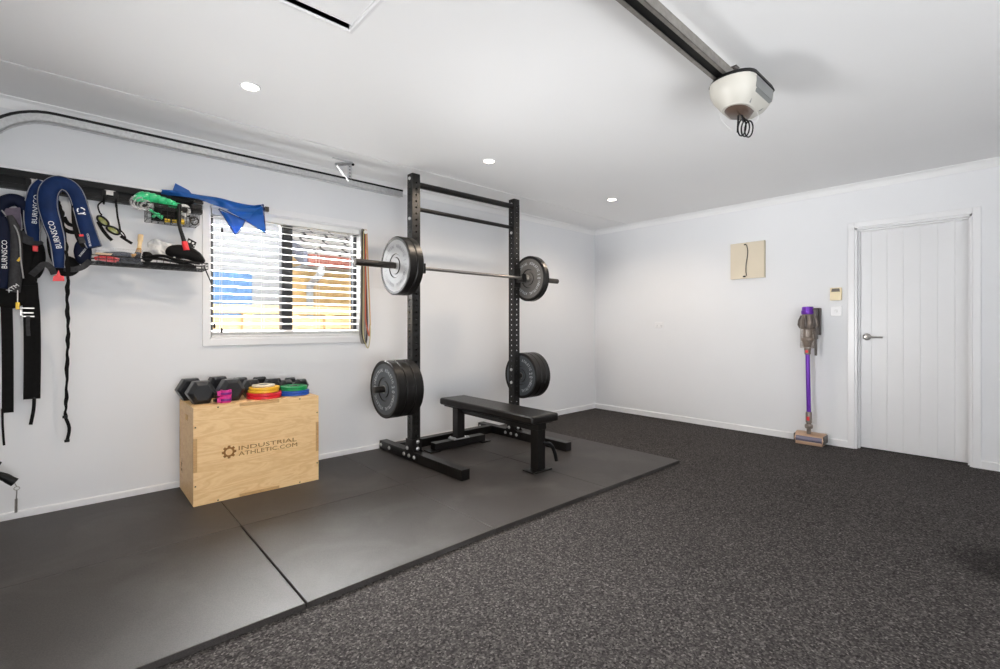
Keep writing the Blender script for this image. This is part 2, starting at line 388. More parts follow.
    def grid(s, fn, nu, nv, thick=0):
        V = [[s.bm.verts.new(fn(i/nu, j/nv)) for j in range(nv+1)] for i in range(nu+1)]
        for i in range(nu):
            for j in range(nv): s.bm.faces.new((V[i][j], V[i+1][j], V[i+1][j+1], V[i][j+1]))
        if thick:
            s.bm.normal_update(); bmesh.ops.solidify(s.bm, geom=list(s.bm.faces), thickness=thick)
        return s
    def mesh_from(s, b): return s._merge(b)
    def build(s, name, m, parent=None, ang=35, smooth=True):
        bmesh.ops.recalc_face_normals(s.bm, faces=s.bm.faces)
        if parent is not None:
            mw = parent.matrix_basis.copy(); p = parent.parent
            while p is not None: mw = p.matrix_basis @ mw; p = p.parent
            bmesh.ops.transform(s.bm, matrix=mw.inverted(), verts=s.bm.verts)
        me = bpy.data.meshes.new(name); s.bm.to_mesh(me); s.bm.free()
        if smooth:
            for f in me.polygons: f.use_smooth = True
            me.set_sharp_from_angle(angle=R(ang))
        o = bpy.data.objects.new(name, me); C.objects.link(o); me.materials.append(m)
        if s.bev and smooth:
            wn_ = o.modifiers.new('weighted_normal', 'WEIGHTED_NORMAL'); wn_.keep_sharp = True; wn_.weight = 100
        if parent is not None: o.parent = parent
        return o

def tag(o, label, cat, group=None):
    o['label'] = label; o['category'] = cat
    if group: o['group'] = group
    return o
def thing(name, label, cat, loc=(0, 0, 0), rz=0, group=None):
    o = bpy.data.objects.new(name, None); C.objects.link(o); o.location = loc; o.rotation_euler = (0, 0, rz)
    o.empty_display_size = .05
    return tag(o, label, cat, group)
def struct(o): o['kind'] = 'structure'; return o
def dup(root, loc, rz=0, label=None, group=None, scale=None):
    def cp(o, parent):
        c = o.copy(); C.objects.link(c); c.parent = parent
        for ch in list(o.children): cp(ch, c)
        return c
    r = cp(root, None); r.location = loc; r.rotation_euler = (0, 0, rz)
    if scale: r.scale = scale
    if label: r['label'] = label
    if group: r['group'] = group
    return r

TXT = {}
def text_bm(s, size=1., sx=1.):
    cu = bpy.data.curves.new('txt', 'FONT'); cu.body = s; cu.size = size; cu.align_x = 'CENTER'; cu.align_y = 'CENTER'; cu.resolution_u = 2
    o = bpy.data.objects.new('txt', cu); C.objects.link(o); dg = bpy.context.evaluated_depsgraph_get()
    me = bpy.data.meshes.new_from_object(o.evaluated_get(dg))
    bpy.data.objects.remove(o); bpy.data.curves.remove(cu)
    b = bmesh.new(); b.from_mesh(me); bpy.data.meshes.remove(me)
    bmesh.ops.triangulate(b, faces=b.faces)
    for v in b.verts: v.co.x *= sx
    r = bmesh.ops.extrude_face_region(b, geom=list(b.faces))
    for v in r['geom']:
        if isinstance(v, bmesh.types.BMVert): v.co.z += .0012
    return b
def map_bm(b, fn):
    for v in b.verts: v.co = fn(v.co.x, v.co.y, v.co.z)
    return b

# ------------------------------------------------------------------ the room
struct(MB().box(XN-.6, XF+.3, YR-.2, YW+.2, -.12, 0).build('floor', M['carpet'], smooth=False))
HX0, HX1, HY0, HY1 = .286, .886, 1.335, 1.935           # attic hatch
c = MB()
c.box(XN-.2, HX0, YR-.2, 3.290, ZC, ZC+.1); c.box(HX1, XF+.3, YR-.2, 3.290, ZC, ZC+.1)
GY = 3.297
c.box(HX0, HX1, YR-.2, HY0, ZC, ZC+.1); c.box(HX0, HX1, HY1, GY-.007, ZC, ZC+.1)
c.box(XN-.2, XF+.3, GY+.007, YW+.2, ZC, ZC+.1); c.box(XN-.2, XF+.3, GY-.007, GY+.007, ZC+.045, ZC+.1)
struct(c.build('ceiling', M['ceil'], smooth=False))
WX0, WX1, WZ0, WZ1 = .717, 1.872, 1.022, 1.965          # window hole
c = MB()
c.box(XN-.12, WX0, YW, YW+.14, 0, ZC); c.box(WX1, XF+.12, YW, YW+.14, 0, ZC)
c.box(WX0, WX1, YW, YW+.14, 0, WZ0); c.box(WX0, WX1, YW, YW+.14, WZ1, ZC)
struct(c.build('wall_left', M['wall'], smooth=False))
DY0, DY1, DZ = .211, .970, 2.004                         # door hole
c = MB()
c.box(XF, XF+.12, YR, DY0, 0, ZC); c.box(XF, XF+.12, DY1, YW, 0, ZC); c.box(XF, XF+.12, DY0, DY1, DZ, ZC)
struct(c.build('wall_far', M['wall'], smooth=False))
struct(MB().box(XN-.12, XF+.12, YR-.12, YR, 0, ZC).build('wall_right', M['wall'], smooth=False))
c = MB(); c.box(XN-.12, XN, YR, -1.8, 0, ZC); c.box(XN-.12, XN, 3.45, YW, 0, ZC); c.box(XN-.12, XN, -1.8, 3.45, 2.15, ZC)
struct(c.build('wall_near', M['wall'], smooth=False))
c = MB()
for k in range(4): c.box(XN-.09, XN-.04, -1.8, 3.45, .005+k*.537, .535+k*.537, .006)
struct(c.build('door_2', M['trim']))
def cornice(name, along):
    prof = [(0, 0), (0, -.058), (.006, -.058), (.010, -.050), (.020, -.030), (.036, -.014), (.052, -.008), (.058, -.005), (.058, 0)]
    m = MB()
    if along == 'x': m.prism(prof, lambda a, b, t: (t, YW-a, ZC+b), XN, XF)
    else: m.prism(prof, lambda a, b, t: (XF-a, t, ZC+b), YR, YW)
    return struct(m.build(name, M['ceil'], ang=20))
cornice('trim_1', 'x'); cornice('trim_2', 'y')
def skirting(name, along, a0, a1):
    prof = [(0, 0), (.012, 0), (.012, .056), (.009, .062), (0, .064)]
    m = MB()
    if along == 'x': m.prism(prof, lambda a, b, t: (t, YW-a, b), a0, a1)
    else: m.prism(prof, lambda a, b, t: (XF-a, t, b), a0, a1)
    return struct(m.build(name, M['trim'], ang=20))
skirting('baseboard_left', 'x', XN, XF); skirting('baseboard_far', 'y', DY1+.046, YW-.012); skirting('baseboard_far', 'y', YR, DY0-.046)

# door
c = MB()
JX = XF+.085
c.box(XF-.014, XF, DY1-.002, DY1+.046, 0, DZ+.046, .003); c.box(XF-.014, XF, DY0-.046, DY0+.002, 0, DZ+.046, .003)
c.box(XF-.014, XF, DY0+.002, DY1-.002, DZ-.002, DZ+.046, .003)
c.box(XF-.001, XF+.12, DY1-.018, DY1, 0, DZ); c.box(XF-.001, XF+.12, DY0, DY0+.018, 0, DZ); c.box(XF-.001, XF+.12, DY0, DY1, DZ-.018, DZ)
c.box(XF+.05, JX, DY1-.030, DY1-.017, 0, DZ-.017); c.box(XF+.05, JX, DY0+.017, DY0+.030, 0, DZ-.017); c.box(XF+.05, JX, DY0+.030, DY1-.030, DZ-.030, DZ-.017)
struct(c.build('trim_4', M['trim'], smooth=False))
d = MB()
ys = [DY0+.018, .318, .421, .53, .64, .75, .86, DY1-.018]
for a, b in zip(ys[:-1], ys[1:]):
    d.prism([(a, 0), (a+.003, -.0025), (b-.003, -.0025), (b, 0), (b, .03), (a, .03)], lambda p, q, t: (JX+.0035+q, p, t), .012, DZ-.021)
leaf = struct(d.build('door_1', M['door'], smooth=False))
h = MB(); hy, hz = .893, 1.016
h.lathe([(0, 0), (.031, 0), (.031, .006), (.026, .010), (.012, .011), (.010, .046), (0, .046)], (JX, hy, hz), (-1, 0, 0), 24)
h.tube(smooth_path([(JX-.044, hy, hz), (JX-.048, hy-.02, hz), (JX-.048, hy-.07, hz-.002), (JX-.046, hy-.118, hz-.003)], 4), [.009]*4+[.008]*5+[.007]*4, 10)
h.build('door_handle', M['steel'], leaf)
# neighbouring hall slab behind the door so no light leaks
struct(MB().box(XF+.13, XF+.16, DY0-.1, DY1+.1, 0, DZ+.1).build('trim_5', M['trim'], smooth=False))

# window: trim, frame, panes
c = MB()
c.box(.676, WX0+.002, YW-.016, YW+.001, .974, 2.012, .003); c.box(WX1-.002, 1.915, YW-.016, YW+.001, .974, 2.012, .003)
c.box(WX0, WX1, YW-.016, YW+.001, WZ1-.002, 2.012, .003); c.box(WX0, WX1, YW-.016, YW+.001, .974, WZ0+.002, .003)
c.box(WX0-.001, WX0+.012, YW, YW+.10, WZ0, WZ1); c.box(WX1-.012, WX1+.001, YW, YW+.10, WZ0, WZ1)
c.box(WX0, WX1, YW, YW+.10, WZ0-.001, WZ0+.012); c.box(WX0, WX1, YW, YW+.10, WZ1-.012, WZ1+.001)
struct(c.build('trim_6', M['trim'], ang=20))
wn = bpy.data.objects.new('window_1', None); C.objects.link(wn); wn.location = ((WX0+WX1)/2, YW+.11, WZ0); struct(wn)
c = MB(); fy0, fy1 = YW+.085, YW+.135
c.box(WX0+.012, WX0+.042, fy0, fy1, WZ0+.012, WZ1-.012); c.box(WX1-.042, WX1-.012, fy0, fy1, WZ0+.012, WZ1-.012)
c.box(WX0+.042, WX1-.042, fy0, fy1, WZ0+.012, WZ0+.045); c.box(WX0+.042, WX1-.042, fy0, fy1, WZ1-.040, WZ1-.012)
c.build('window_frame', M['alu_b'], wn, smooth=False)
MB().box(1.228, 1.312, fy0-.012, fy1, WZ0+.045, WZ1-.045, .003).build('mullion', M['alu_b'], wn, smooth=False)
MB().box(WX0+.042, 1.228, fy0+.02, fy0+.024, WZ0+.045, WZ1-.045).build('pane', M['glass'], wn, smooth=False)
MB().box(1.312, WX1-.042, fy0+.02, fy0+.024, WZ0+.045, WZ1-.045).build('pane', M['glass'], wn, smooth=False)

# venetian blind
bl = thing('venetian_blind', 'white horizontal slat blind lowered over the window with its slats open', 'blind', (1.295, YW+.045, WZ1))
bx0, bx1, by = WX0+.02, WX1-.02, YW+.042
MB().box(bx0, bx1, by-.03, by+.03, WZ1-.054, WZ1-.012, .003).build('head_rail', M['slat'], bl)
nsl = 16; zs = [1.078+i*(1.893-1.078)/(nsl-1) for i in range(nsl)]
for z in zs:
    m = MB(); pr = []
    for k in range(7):
        a = -.031+.062*k/6; pr.append((a, .004*(1-(a/.031)**2)+a*.20))
    pr += [(a, b-.0022) for a, b in reversed(pr)]
    m.prism(pr, lambda a, b, t: (t, by+a, z+b), bx0, bx1); m.build('slat', M['slat'], bl)
m = MB()
for k in range(4): m.box(bx0, bx1, by-.031, by+.031, 1.052+k*.005, 1.0545+k*.005)
m.build('stacked_slats', M['slat'], bl, smooth=False)
MB().box(bx0, bx1, by-.03, by+.03, 1.036, 1.050, .003).build('bottom_rail', M['slat'], bl)
for x in (.80, 1.08, 1.50, 1.79):
    m = MB()
    for dy in (-.032, .032): m.cyl((x, by+dy, 1.04), (x, by+dy, WZ1-.03), .0012, seg=5)
    for z in zs: m.cyl((x, by-.032, z-.003), (x, by+.032, z+.003), .0007, seg=4)
    m.build('ladder_cord', M['cord'], bl)
for x, z in ((.800, 1.805), (.752, 1.118), (.798, 1.086)):
    pc = MB().cyl((x, by-.036, z+.01), (x, by-.036, WZ1-.03), .0012, seg=5).build('pull_cord', M['cord'], bl)
    MB().lathe([(0, -.02), (.007, -.019), (.008, 0), (.004, .016), (0, .017)], (x, by-.036, z), seg=12).build('toggle', M['blackflat'], pc)

# ------------------------------------------------------------------ outside the window
struct(MB().box(-6, 12, YW+.15, 14, -.25, -.15).build('ground', M['ground'], smooth=False))
fn = thing('timber_fence', 'pine paling fence seen low through the window', 'fence', (1.5, 5.7, -.15))
m = MB()
for k in range(9): m.box(-3, 7, 5.70, 5.72, -.12+k*.15, .024+k*.15, .004)
m.build('paling', M['timber'], fn, smooth=False)
for x in (-1.2, .25, 1.42, 1.9, 2.32, 2.85, 4.2): MB().box(x-.045, x+.045, 5.62, 5.70, -.15, 1.28).build('fence_post', M['timber'], fn, smooth=False)
MB().box(-3, 7, 5.60, 5.74, 1.25, 1.345, .004).build('top_rail', M['timber'], fn, smooth=False)
nh = thing('neighbouring_house', 'white and ochre house with tiled roof beyond the fence', 'house', (2.5, 7.2, -.15))
m = MB()
for k in range(28): m.prism([(-.15+k*.15, 0), (-.15+k*.15, -.018), (k*.15, 0)], lambda a, b, t: (t, 7.2+b, a), -4, 2.36)
m.box(-4, 2.36, 7.2, 7.35, -.15, 4.05); m.build('weatherboard_wall', M['wboard'], nh, smooth=False)
MB().box(2.36, 9, 7.05, 7.2, -.15, 2.2).build('brick_wall', M['ochre'], nh, smooth=False)
f = MB(); f.box(.55, 1.96, 7.14, 7.19, 1.86, 1.94); f.box(1.86, 1.96, 7.14, 7.19, .9, 1.86); f.box(.55, .65, 7.14, 7.19, .9, 1.86); f.box(.55, 1.96, 7.14, 7.19, .82, .9)
wf = f.build('window_frame', M['wboard'], nh, smooth=False)
MB().grid(lambda u, v: (.65+1.21*u, 7.165+.012*math.sin(u*60), .9+.96*v), 120, 1).build('curtain', M['curtain'], wf)
m = MB()
for i in range(9):
    y0, z0 = 6.50+i*.30, 2.10+i*.135
    m.grid(lambda u, v: (2.34+5*u, y0+.32*v, z0+.150*v+.028*(1-v)+.022*abs(math.sin(u*5/.30*math.pi))), 200, 1)
    m.grid(lambda u, v: (2.34+5*u, y0, z0-.01+(.038+.022*abs(math.sin(u*5/.30*math.pi)))*v), 200, 1)
m.build('roof', M['tile'], nh, smooth=False)
MB().box(2.37, 7.1, 6.44, 6.52, 1.93, 2.10, .02).build('gutter', M['fascia'], nh)
MB().prism([(6.44, 1.94), (6.52, 1.94), (9.2, 3.18), (9.2, 3.34), (6.44, 2.12)], lambda a, b, t: (t, a, b), 2.31, 2.36).build('barge_board', M['barge'], nh, smooth=False)
MB().box(2.36, 7.1, 6.52, 7.05, 1.93, 1.96).build('soffit', M['wboard'], nh, smooth=False)
MB().tube(smooth_path([(2.56, 6.48, 1.95), (2.56, 6.48, 1.86), (2.56, 6.54, 1.82), (2.60, 6.92, 1.74), (2.60, 7.0, 1.68), (2.60, 7.0, 1.4), (2.60, 7.0, -.15)], 6), .048, 12).build('downpipe', M['wboard'], nh)

# ------------------------------------------------------------------ rubber mats
gx = [-.31, .687, 1.686, 2.672, 3.648]; gy = [1.880, 2.842, YW-.013]; fy = [1.892, 1.880, 1.880, 1.852, 1.824]
lab = {(0, 0): 'black rubber mat nearest the camera, empty beside the carpet, ahead of the plywood box',
       (1, 0): 'dusty black rubber mat beside the carpet, between the box and the rack foot',
       (2, 0): 'black rubber mat beside the carpet, under the front of the weight bench',
       (3, 0): 'black rubber mat ending at a bare corner on the carpet past the bench',
       (0, 1): 'black rubber mat against the wall under the hanging life jackets',
       (1, 1): 'black rubber mat against the wall carrying most of the plywood box',
       (2, 1): 'black rubber mat under the rack upright with the near storage plates',
       (3, 1): 'black rubber mat against the wall under the far upright of the rack'}
for i in range(4):
    for j in range(2):
        g = .0015
        ya, yb = ((fy[i], fy[i+1]) if j == 0 else (gy[1], gy[1]))
        jog = .005 if (i == 0 and j == 0) else 0
        q = [(gx[i]+g, ya+g), (gx[i+1]-g-jog, yb+g), (gx[i+1]-g-jog, gy[j+1]-g), (gx[i]+g, gy[j+1]-g)]
        sm = lambda k, z: [Vector((a+(k if a == q[0][0] else -k), b+(k if b in (q[0][1], q[1][1]) else -k), z)) for a, b in q]
        o = MB().loft([sm(0, 0), sm(0, MT-.002), sm(.002, MT)]).build('rubber_mat', M['rubber'], smooth=False)
        tag(o, lab[(i, j)], 'mat', 'rubber floor tiles under the gym gear')

# ------------------------------------------------------------------ squat rack
UY0, UY1, UH = 3.255, 3.330, 2.348
UL, UR_ = (2.022, 2.097), (3.162, 3.237)
rk = thing('squat_rack', 'tall black steel squat rack standing on the rubber mats', 'squat rack', (2.63, 3.29, MT))
def upright(x0, x1):
    m = MB(); bm = m.bm; hr = .0085; pit = .05; zs0 = .10; n = int((UH-zs0)/pit); wdt = x1-x0; y0, y1 = UY0, UY1
    faces = [(lambda a, d: (x0+a, y0+d)), (lambda a, d: (x0+a, y1-d)), (lambda a, d: (x0+d, y0+a)), (lambda a, d: (x1-d, y0+a))]
    N = 12
    for F in faces:
        def P(a, z, dpt): q = F(a, dpt); return bm.verts.new((q[0], q[1], z))
        for i in range(n):
            za = zs0+i*pit; zc = za+pit/2
            ring_o = []
            for k in range(N):
                t = 2*math.pi*(k+.5)/N; cx, sy = math.cos(t), math.sin(t)
                sc = min(wdt/2/max(abs(cx), 1e-6), pit/2/max(abs(sy), 1e-6))
                ring_o.append((wdt/2+cx*sc, zc+sy*sc))
            cor = [(wdt, zc+pit/2), (0, zc+pit/2), (0, zc-pit/2), (wdt, zc-pit/2)]
            O = [P(a, z, 0) for a, z in ring_o]
            I = [P(wdt/2+hr*math.cos(2*math.pi*(k+.5)/N), zc+hr*math.sin(2*math.pi*(k+.5)/N), 0) for k in range(N)]
            D = [P(wdt/2+hr*math.cos(2*math.pi*(k+.5)/N), zc+hr*math.sin(2*math.pi*(k+.5)/N), .004) for k in range(N)]
            for k in range(N):
                k2 = (k+1) % N
                a, b = ring_o[k], ring_o[k2]
                if abs(a[0]-b[0]) > 1e-6 and abs(a[1]-b[1]) > 1e-6:
                    cc = min(cor, key=lambda q: (q[0]-(a[0]+b[0])/2)**2+(q[1]-(a[1]+b[1])/2)**2)
                    bm.faces.new((O[k], P(cc[0], cc[1], 0), O[k2], I[k2], I[k]))
                else: bm.faces.new((O[k], O[k2], I[k2], I[k]))
                bm.faces.new((I[k], I[k2], D[k2], D[k]))
    bmesh.ops.remove_doubles(bm, verts=bm.verts, dist=.0004)
    zt = zs0+n*pit
    m.box(x0, x1, y0, y1, MT+.03, zs0)
    m.box(x0+.0005, x1-.0005, y0+.0005, y1-.0005, zt-.001, UH, .001)
    return m
upL = upright(*UL).build('upright', M['black'], rk, smooth=False)
upR = upright(*UR_).build('upright', M['black'], rk, smooth=False)
FY0, FY1 = 2.610, 3.800
for (x0, x1) in (UL, UR_):
    MB().box(x0, x1, FY0, FY1, MT, MT+.076, .005).build('foot', M['black'], rk)
MB().box(UL[1]-.002, UR_[0]+.002, 3.585, 3.660, MT, MT+.074, .004).build('rear_crossmember', M['black'], rk)
MB().cyl((UL[1]-.01, 3.29, 2.270), (UR_[0]+.01, 3.29, 2.280), .025, seg=20).build('pull_up_bar', M['black'], rk)
MB().cyl((UL[1]-.01, 3.29, 2.072), (UR_[0]+.01, 3.29, 2.072), .017, seg=20).build('pull_up_bar', M['black'], rk)
def boltm(m, p, ax, r=.0155):
    m.lathe([(0, .012), (r*.55, .011), (r*.9, .007), (r, .002), (r, 0), (0, 0)], p, ax, 12)
def gusset(x0, x1):
    m = MB()
    for xx in ((x0-.006, x0), (x1, x1+.006)):
        m.prism([(3.18, .045), (3.405, .045), (3.405, .085), (3.345, .115), (3.345, .20), (3.24, .20), (3.24, .115), (3.18, .085)], lambda a, b, t: (t, a, b), *xx)
    m.box(x0-.006, x1+.006, UY0-.006, UY0, .10, .20)
    g = m.build('gusset_plate', M['black'], rk, smooth=False)
    for yy, zz in ((3.215, .068), (3.292, .068), (3.370, .068), (3.318, .125)):
        b = MB(); boltm(b, (x0-.006, yy, zz), (-1, 0, 0)); b.build('bolt', M['bolt'], g)
    for zz in (.122, .178):
        b = MB(); boltm(b, ((x0+x1)/2+.01, UY0-.006, zz), (0, -1, 0)); b.build('bolt', M['bolt'], g)
    for yy in (3.622, 3.765):
        b = MB(); boltm(b, (x0, yy, .066), (-1, 0, 0)); b.build('bolt', M['bolt'], rk)
gusset(*UL); gusset(*UR_)
for (x0, x1) in (UL, UR_):
    for zz in ((2.31, 1.985) if x0 < 2.5 else (2.30, 2.02)):
        b = MB(); boltm(b, (x0, 3.292, zz), (-1, 0, 0), .014); b.build('bolt', M['bolt'], rk)
for zz in (.69, .565):
    b = MB(); boltm(b, (UR_[0], 3.292, zz), (-1, 0, 0), .015); b.build('bolt', M['bolt'], rk)
BY, BZ = 3.200, 1.578
def jcup(x0, x1):
    m = MB()
    m.box(x0-.004, x1+.004, UY0-.010, UY0-.001, BZ-.09, BZ+.10, .002)
    m.box(x0+.012, x1-.012, BY-.045, UY0-.008, BZ-.045, BZ-.016, .003)
    m.box(x0+.012, x1-.012, BY-.047, BY-.033, BZ-.045, BZ+.035, .003)
    m.box(x0-.008, x0-.003, UY0-.010, UY1-.02, BZ-.02, BZ+.05)
    j = m.build('j_cup', M['black'], rk)
    MB().box(x0+.016, x1-.016, BY-.033, UY0-.010, BZ-.017, BZ-.0145).build('liner', M['steel'], j)
jcup(*UL); jcup(*UR_)
PZ = .625
pL = MB(); pL.cyl((UL[0], 3.292, PZ), (1.705, 3.292, PZ), .0245, seg=24); pL.lathe([(.045, 0), (.045, .012), (0, .012)], (UL[0], 3.292, PZ), (-1, 0, 0), 24); pL.build('storage_peg', M['dsteel'], rk)
pR = MB(); pR.cyl((UR_[1], 3.292, PZ), (3.56, 3.292, PZ), .0245, seg=24); pR.lathe([(.045, 0), (.045, .012), (0, .012)], (UR_[1], 3.292, PZ), (1, 0, 0), 24); pR.build('storage_peg', M['dsteel'], rk)

# ------------------------------------------------------------------ bumper plates (axis along x, z up; local origin at the centre of the outer face that looks to -x)
def ring_text(m, s, r, h, a0, x, spread):
    """letters along a circle of radius r about the x axis, on the face at x that looks to -x"""
    n = len(s)
    for i, ch in enumerate(s):
        if ch == ' ': continue
        a = a0-(i-(n-1)/2)*spread
        b = text_bm(ch, h, .80)
        ca, sa = math.cos(a), math.sin(a)
        # seen from -x: horizontal right is -y, vertical is z
        def fn(px, py, pz):
            rad = r+py; tx = px
            hh = rad*ca+tx*sa; vv = rad*sa-tx*ca
            return Vector((x-.0004-pz, -hh, vv))
        m.mesh_from(map_bm(b, fn))
def bumper(t, face, letter, weight, label, group, R0=.225, cap='INDUSTRIAL', cap2='ATHLETIC'):
    r = thing('bumper_plate', label, 'weight plate', (0, 0, 0), 0, group)
    m = MB(); hole = .0275
    prof = [(hole, .004), (.062, .004), (.066, .010), (.088, .010), (.094, .004), (.198, .004), (.206, 0), (R0-.006, 0), (R0, .006), (R0, t-.006), (R0-.006, t), (.206, t), (.198, t-.004), (.094, t-.004), (.088, t-.010), (.066, t-.010), (.062, t-.004), (hole, t-.004)]
    m.lathe(prof, (0, 0, 0), (1, 0, 0), 64, closed=True); m.build('rubber_body', M['plate'], r, ang=30)
    f = MB(); f.lathe([(.0945, .0035), (.1975, .0035), (.1975, .0045), (.0945, .0045)], (0, 0, 0), (1, 0, 0), 64, closed=True)
    f.lathe([(.029, .0035), (.0615, .0035), (.0615, .0045), (.029, .0045)], (0, 0, 0), (1, 0, 0), 48, closed=True)
    f.lathe([(.0663, .0095), (.0878, .0095), (.0878, .0105), (.0663, .0105)], (0, 0, 0), (1, 0, 0), 48, closed=True)
    f.build('face_disc', face, r)
    h = MB(); h.lathe([(.0258, 0), (.0300, 0), (.0300, t), (.0258, t)], (0, 0, 0), (1, 0, 0), 32, closed=True); h.build('hub', M['steel'], r)
    for a, txt, hh, rr, sp in ((R(133), cap, .038, .150, R(7.6)), (R(-47), cap, .038, .150, R(7.6)), (R(53), cap2, .038, .150, R(7.6)), (R(-127), cap2, .038, .150, R(7.6))):
        L = MB(); ring_text(L, txt, rr, hh, a, .0035, sp); L.build('lettering', letter, r, smooth=False)
    for a in (R(5), R(185)):
        L = MB(); ring_text(L, weight, .142, .056, a, .0035, R(14)); L.build('weight_mark', letter, r, smooth=False)
    return r
g1 = 'bumper plates stored on the near rack peg'
p20 = bumper(.0745, M['plate_face'], M['letter_l'], '20', 'black bumper plate with slate face and pale lettering, outermost on the near storage peg', g1)
p20.location = (1.788, 3.292, PZ-.002)
dup(p20, (1.864, 3.292, PZ-.002), 0, 'black bumper plate in the middle of the three on the near storage peg', g1)
dup(p20, (1.940, 3.292, PZ-.002), 0, 'black bumper plate against the near rack upright on its storage peg', g1)
g2 = 'bumper plates stored on the far rack peg'
for k, lb in enumerate(('black bumper plate touching the far rack upright on its storage peg', 'black bumper plate in the middle of the three on the far storage peg', 'black bumper plate at the far end of the storage peg beyond the rack')):
    dup(p20, (3.285+k*.066, 3.292, PZ-.002), R(0), lb, g2, (.87, 1, 1))
p15 = bumper(.060, M['plate_face_l'], M['letter_d'], '15', 'bumper plate with face paled as window sheen, outermost on the near barbell sleeve', 'bumper plates loaded on the barbell')
p15.location = (1.832, BY, BZ)
p10b = bumper(.058, M['plate_face_m'], M['letter_l'], '10', 'bumper plate squeezed between the paled outer plate and the near barbell collar', 'bumper plates loaded on the barbell')
p10b.location = (1.896, BY, BZ)
p10 = dup(p10b, (3.300, BY, BZ), 0, 'grey faced bumper plate marked 10 on the far barbell sleeve', 'bumper plates loaded on the barbell', (1.15, .985, .985))

# barbell
bb = thing('barbell', 'long steel barbell racked across the two uprights', 'barbell', (2.632, BY, BZ))
MB().cyl((1.975, BY, BZ), (3.289, BY, BZ), .014, seg=18).build('shaft', M['steel'], bb)
for x0, x1, xe in ((1.965, 1.508, -1), (3.299, 3.738, 1)):
    m = MB(); m.lathe([(0, 0), (.0245, 0), (.025, .003), (.025, abs(x1-x0)-.004), (.022, abs(x1-x0)), (0, abs(x1-x0))], (x0, BY, BZ), (xe, 0, 0), 28)
    sl = m.build('sleeve', M['dsteel'], bb)
    MB().lathe([(.014, -.028), (.030, -.026), (.036, -.020), (.036, -.004), (.034, 0), (.014, 0)], (x0-xe*.008, BY, BZ), (xe, 0, 0), 28, closed=True).build('collar_ring', M['steel'], sl)

# ------------------------------------------------------------------ bench
ba = math.atan2(2.637-2.597, 3.55-2.35)     # small turn
bn = thing('weight_bench', 'flat black padded weight bench standing between the rack feet', 'bench', (2.625, 2.95, MT), -ba-.0)
def bworld(m): # local bench frame -> world, y along the bench
    mt = Matrix.Translation((2.625, 2.95, 0)) @ Matrix.Rotation(-ba, 4, 'Z'); bmesh.ops.transform(m.bm, matrix=mt, verts=m.bm.verts); return m
bworld(MB().box(-.143, .143, -.61, .61, .392, .455, .018, 3)).build('pad', M['vinyl'], bn)
bworld(MB().box(-.115, .115, -.57, .57, .380, .393)).build('pad_board', M['blackflat'], bn, smooth=False)
bworld(MB().box(-.038, .038, -.55, .52, .325, .381, .004)).build('spine', M['black'], bn)
fp = bworld(MB().box(-.040, .040, -.565, -.485, MT+.012, .345, .004)).build('front_post', M['black'], bn)
bworld(MB().box(-.045, .045, -.57, -.48, .335, .381, .004)).build('post_collar', M['black'], fp)
bworld(MB().box(-.105, .095, -.585, -.465, MT, MT+.012, .003)).build('front_foot_plate', M['black'], bn)
rp = bworld(MB().box(-.082, -.002, .405, .485, MT+.06, .381, .004)).build('rear_post', M['black'], bn)
rf = bworld(MB().box(-.315, .235, .405, .485, MT+.012, MT+.072, .004)).build('rear_foot', M['black'], bn)
for s in (-.325, .235): bworld(MB().box(s-.05, s+.05, .385, .505, MT, MT+.012, .002)).build('foot_pad', M['black'], rf)
m = MB()
m.box(-.125, .045, .395, .495, MT+.072, MT+.082, .002)
for sx in (-.110, .030):
    for sy in (.41, .48): boltm(m, (sx, sy, MT+.082), (0, 0, 1), .012)
bworld(m).build('post_flange', M['bolt'], rp)
m = MB(); m.tube(smooth_path([(.020, -.56, .235), (.045, -.585, .232), (.085, -.59, .205), (.115, -.59, .15), (.135, -.59, .085)], 5), [.009]*5+[.014]*16, 12)
bworld(m).build('lift_handle', M['blackflat'], bn)

# ------------------------------------------------------------------ plywood box
BX0, BX1, BY0, BY1, BZ0, BZ1 = .543, 1.298, 3.330, 3.813, MT, .621
px = thing('plyo_box', 'tall birch plywood jump box standing on the mats against the wall', 'plyo box', ((BX0+BX1)/2, (BY0+BY1)/2, MT))
T = .019
# front panel with finger notches at the edges that show the neighbours' end grain
zc0, zc1 = MT+.205, MT+.41; xc0, xc1 = BX0+.25, BX0+.49
fpoly = [(BX0, BZ0), (xc0, BZ0), (xc0, BZ0+T), (xc1, BZ0+T), (xc1, BZ0), (BX1, BZ0), (BX1, zc0), (BX1-T, zc0), (BX1-T, zc1), (BX1, zc1), (BX1, BZ1), (xc1, BZ1), (xc1, BZ1-T), (xc0, BZ1-T), (xc0, BZ1), (BX0, BZ1), (BX0, zc1), (BX0+T, zc1), (BX0+T, zc0), (BX0, zc0)]
MB().prism(fpoly, lambda a, b, t: (a, t, b), BY0, BY0+T).build('front_panel', M['ply'], px, smooth=False)
MB().prism(fpoly, lambda a, b, t: (a, t, b), BY1-T, BY1).build('back_panel', M['ply'], px, smooth=False)
hz0, hz1, hy0, hy1 = .513, .552, 3.505, 3.600
def side(x0, x1, hole):
    m = MB(); y0, y1 = BY0+T, BY1-T
    if hole:
        m.box(x0, x1, y0, hy0, BZ0+T, BZ1-T); m.box(x0, x1, hy1, y1, BZ0+T, BZ1-T)
        m.box(x0, x1, hy0, hy1, BZ0+T, hz0); m.box(x0, x1, hy0, hy1, hz1, BZ1-T)
    else: m.box(x0, x1, y0, y1, BZ0+T, BZ1-T)
    return m.build('side_panel', M['ply'], px, smooth=False)
sp = side(BX0, BX0+T, True); side(BX1-T, BX1, True)
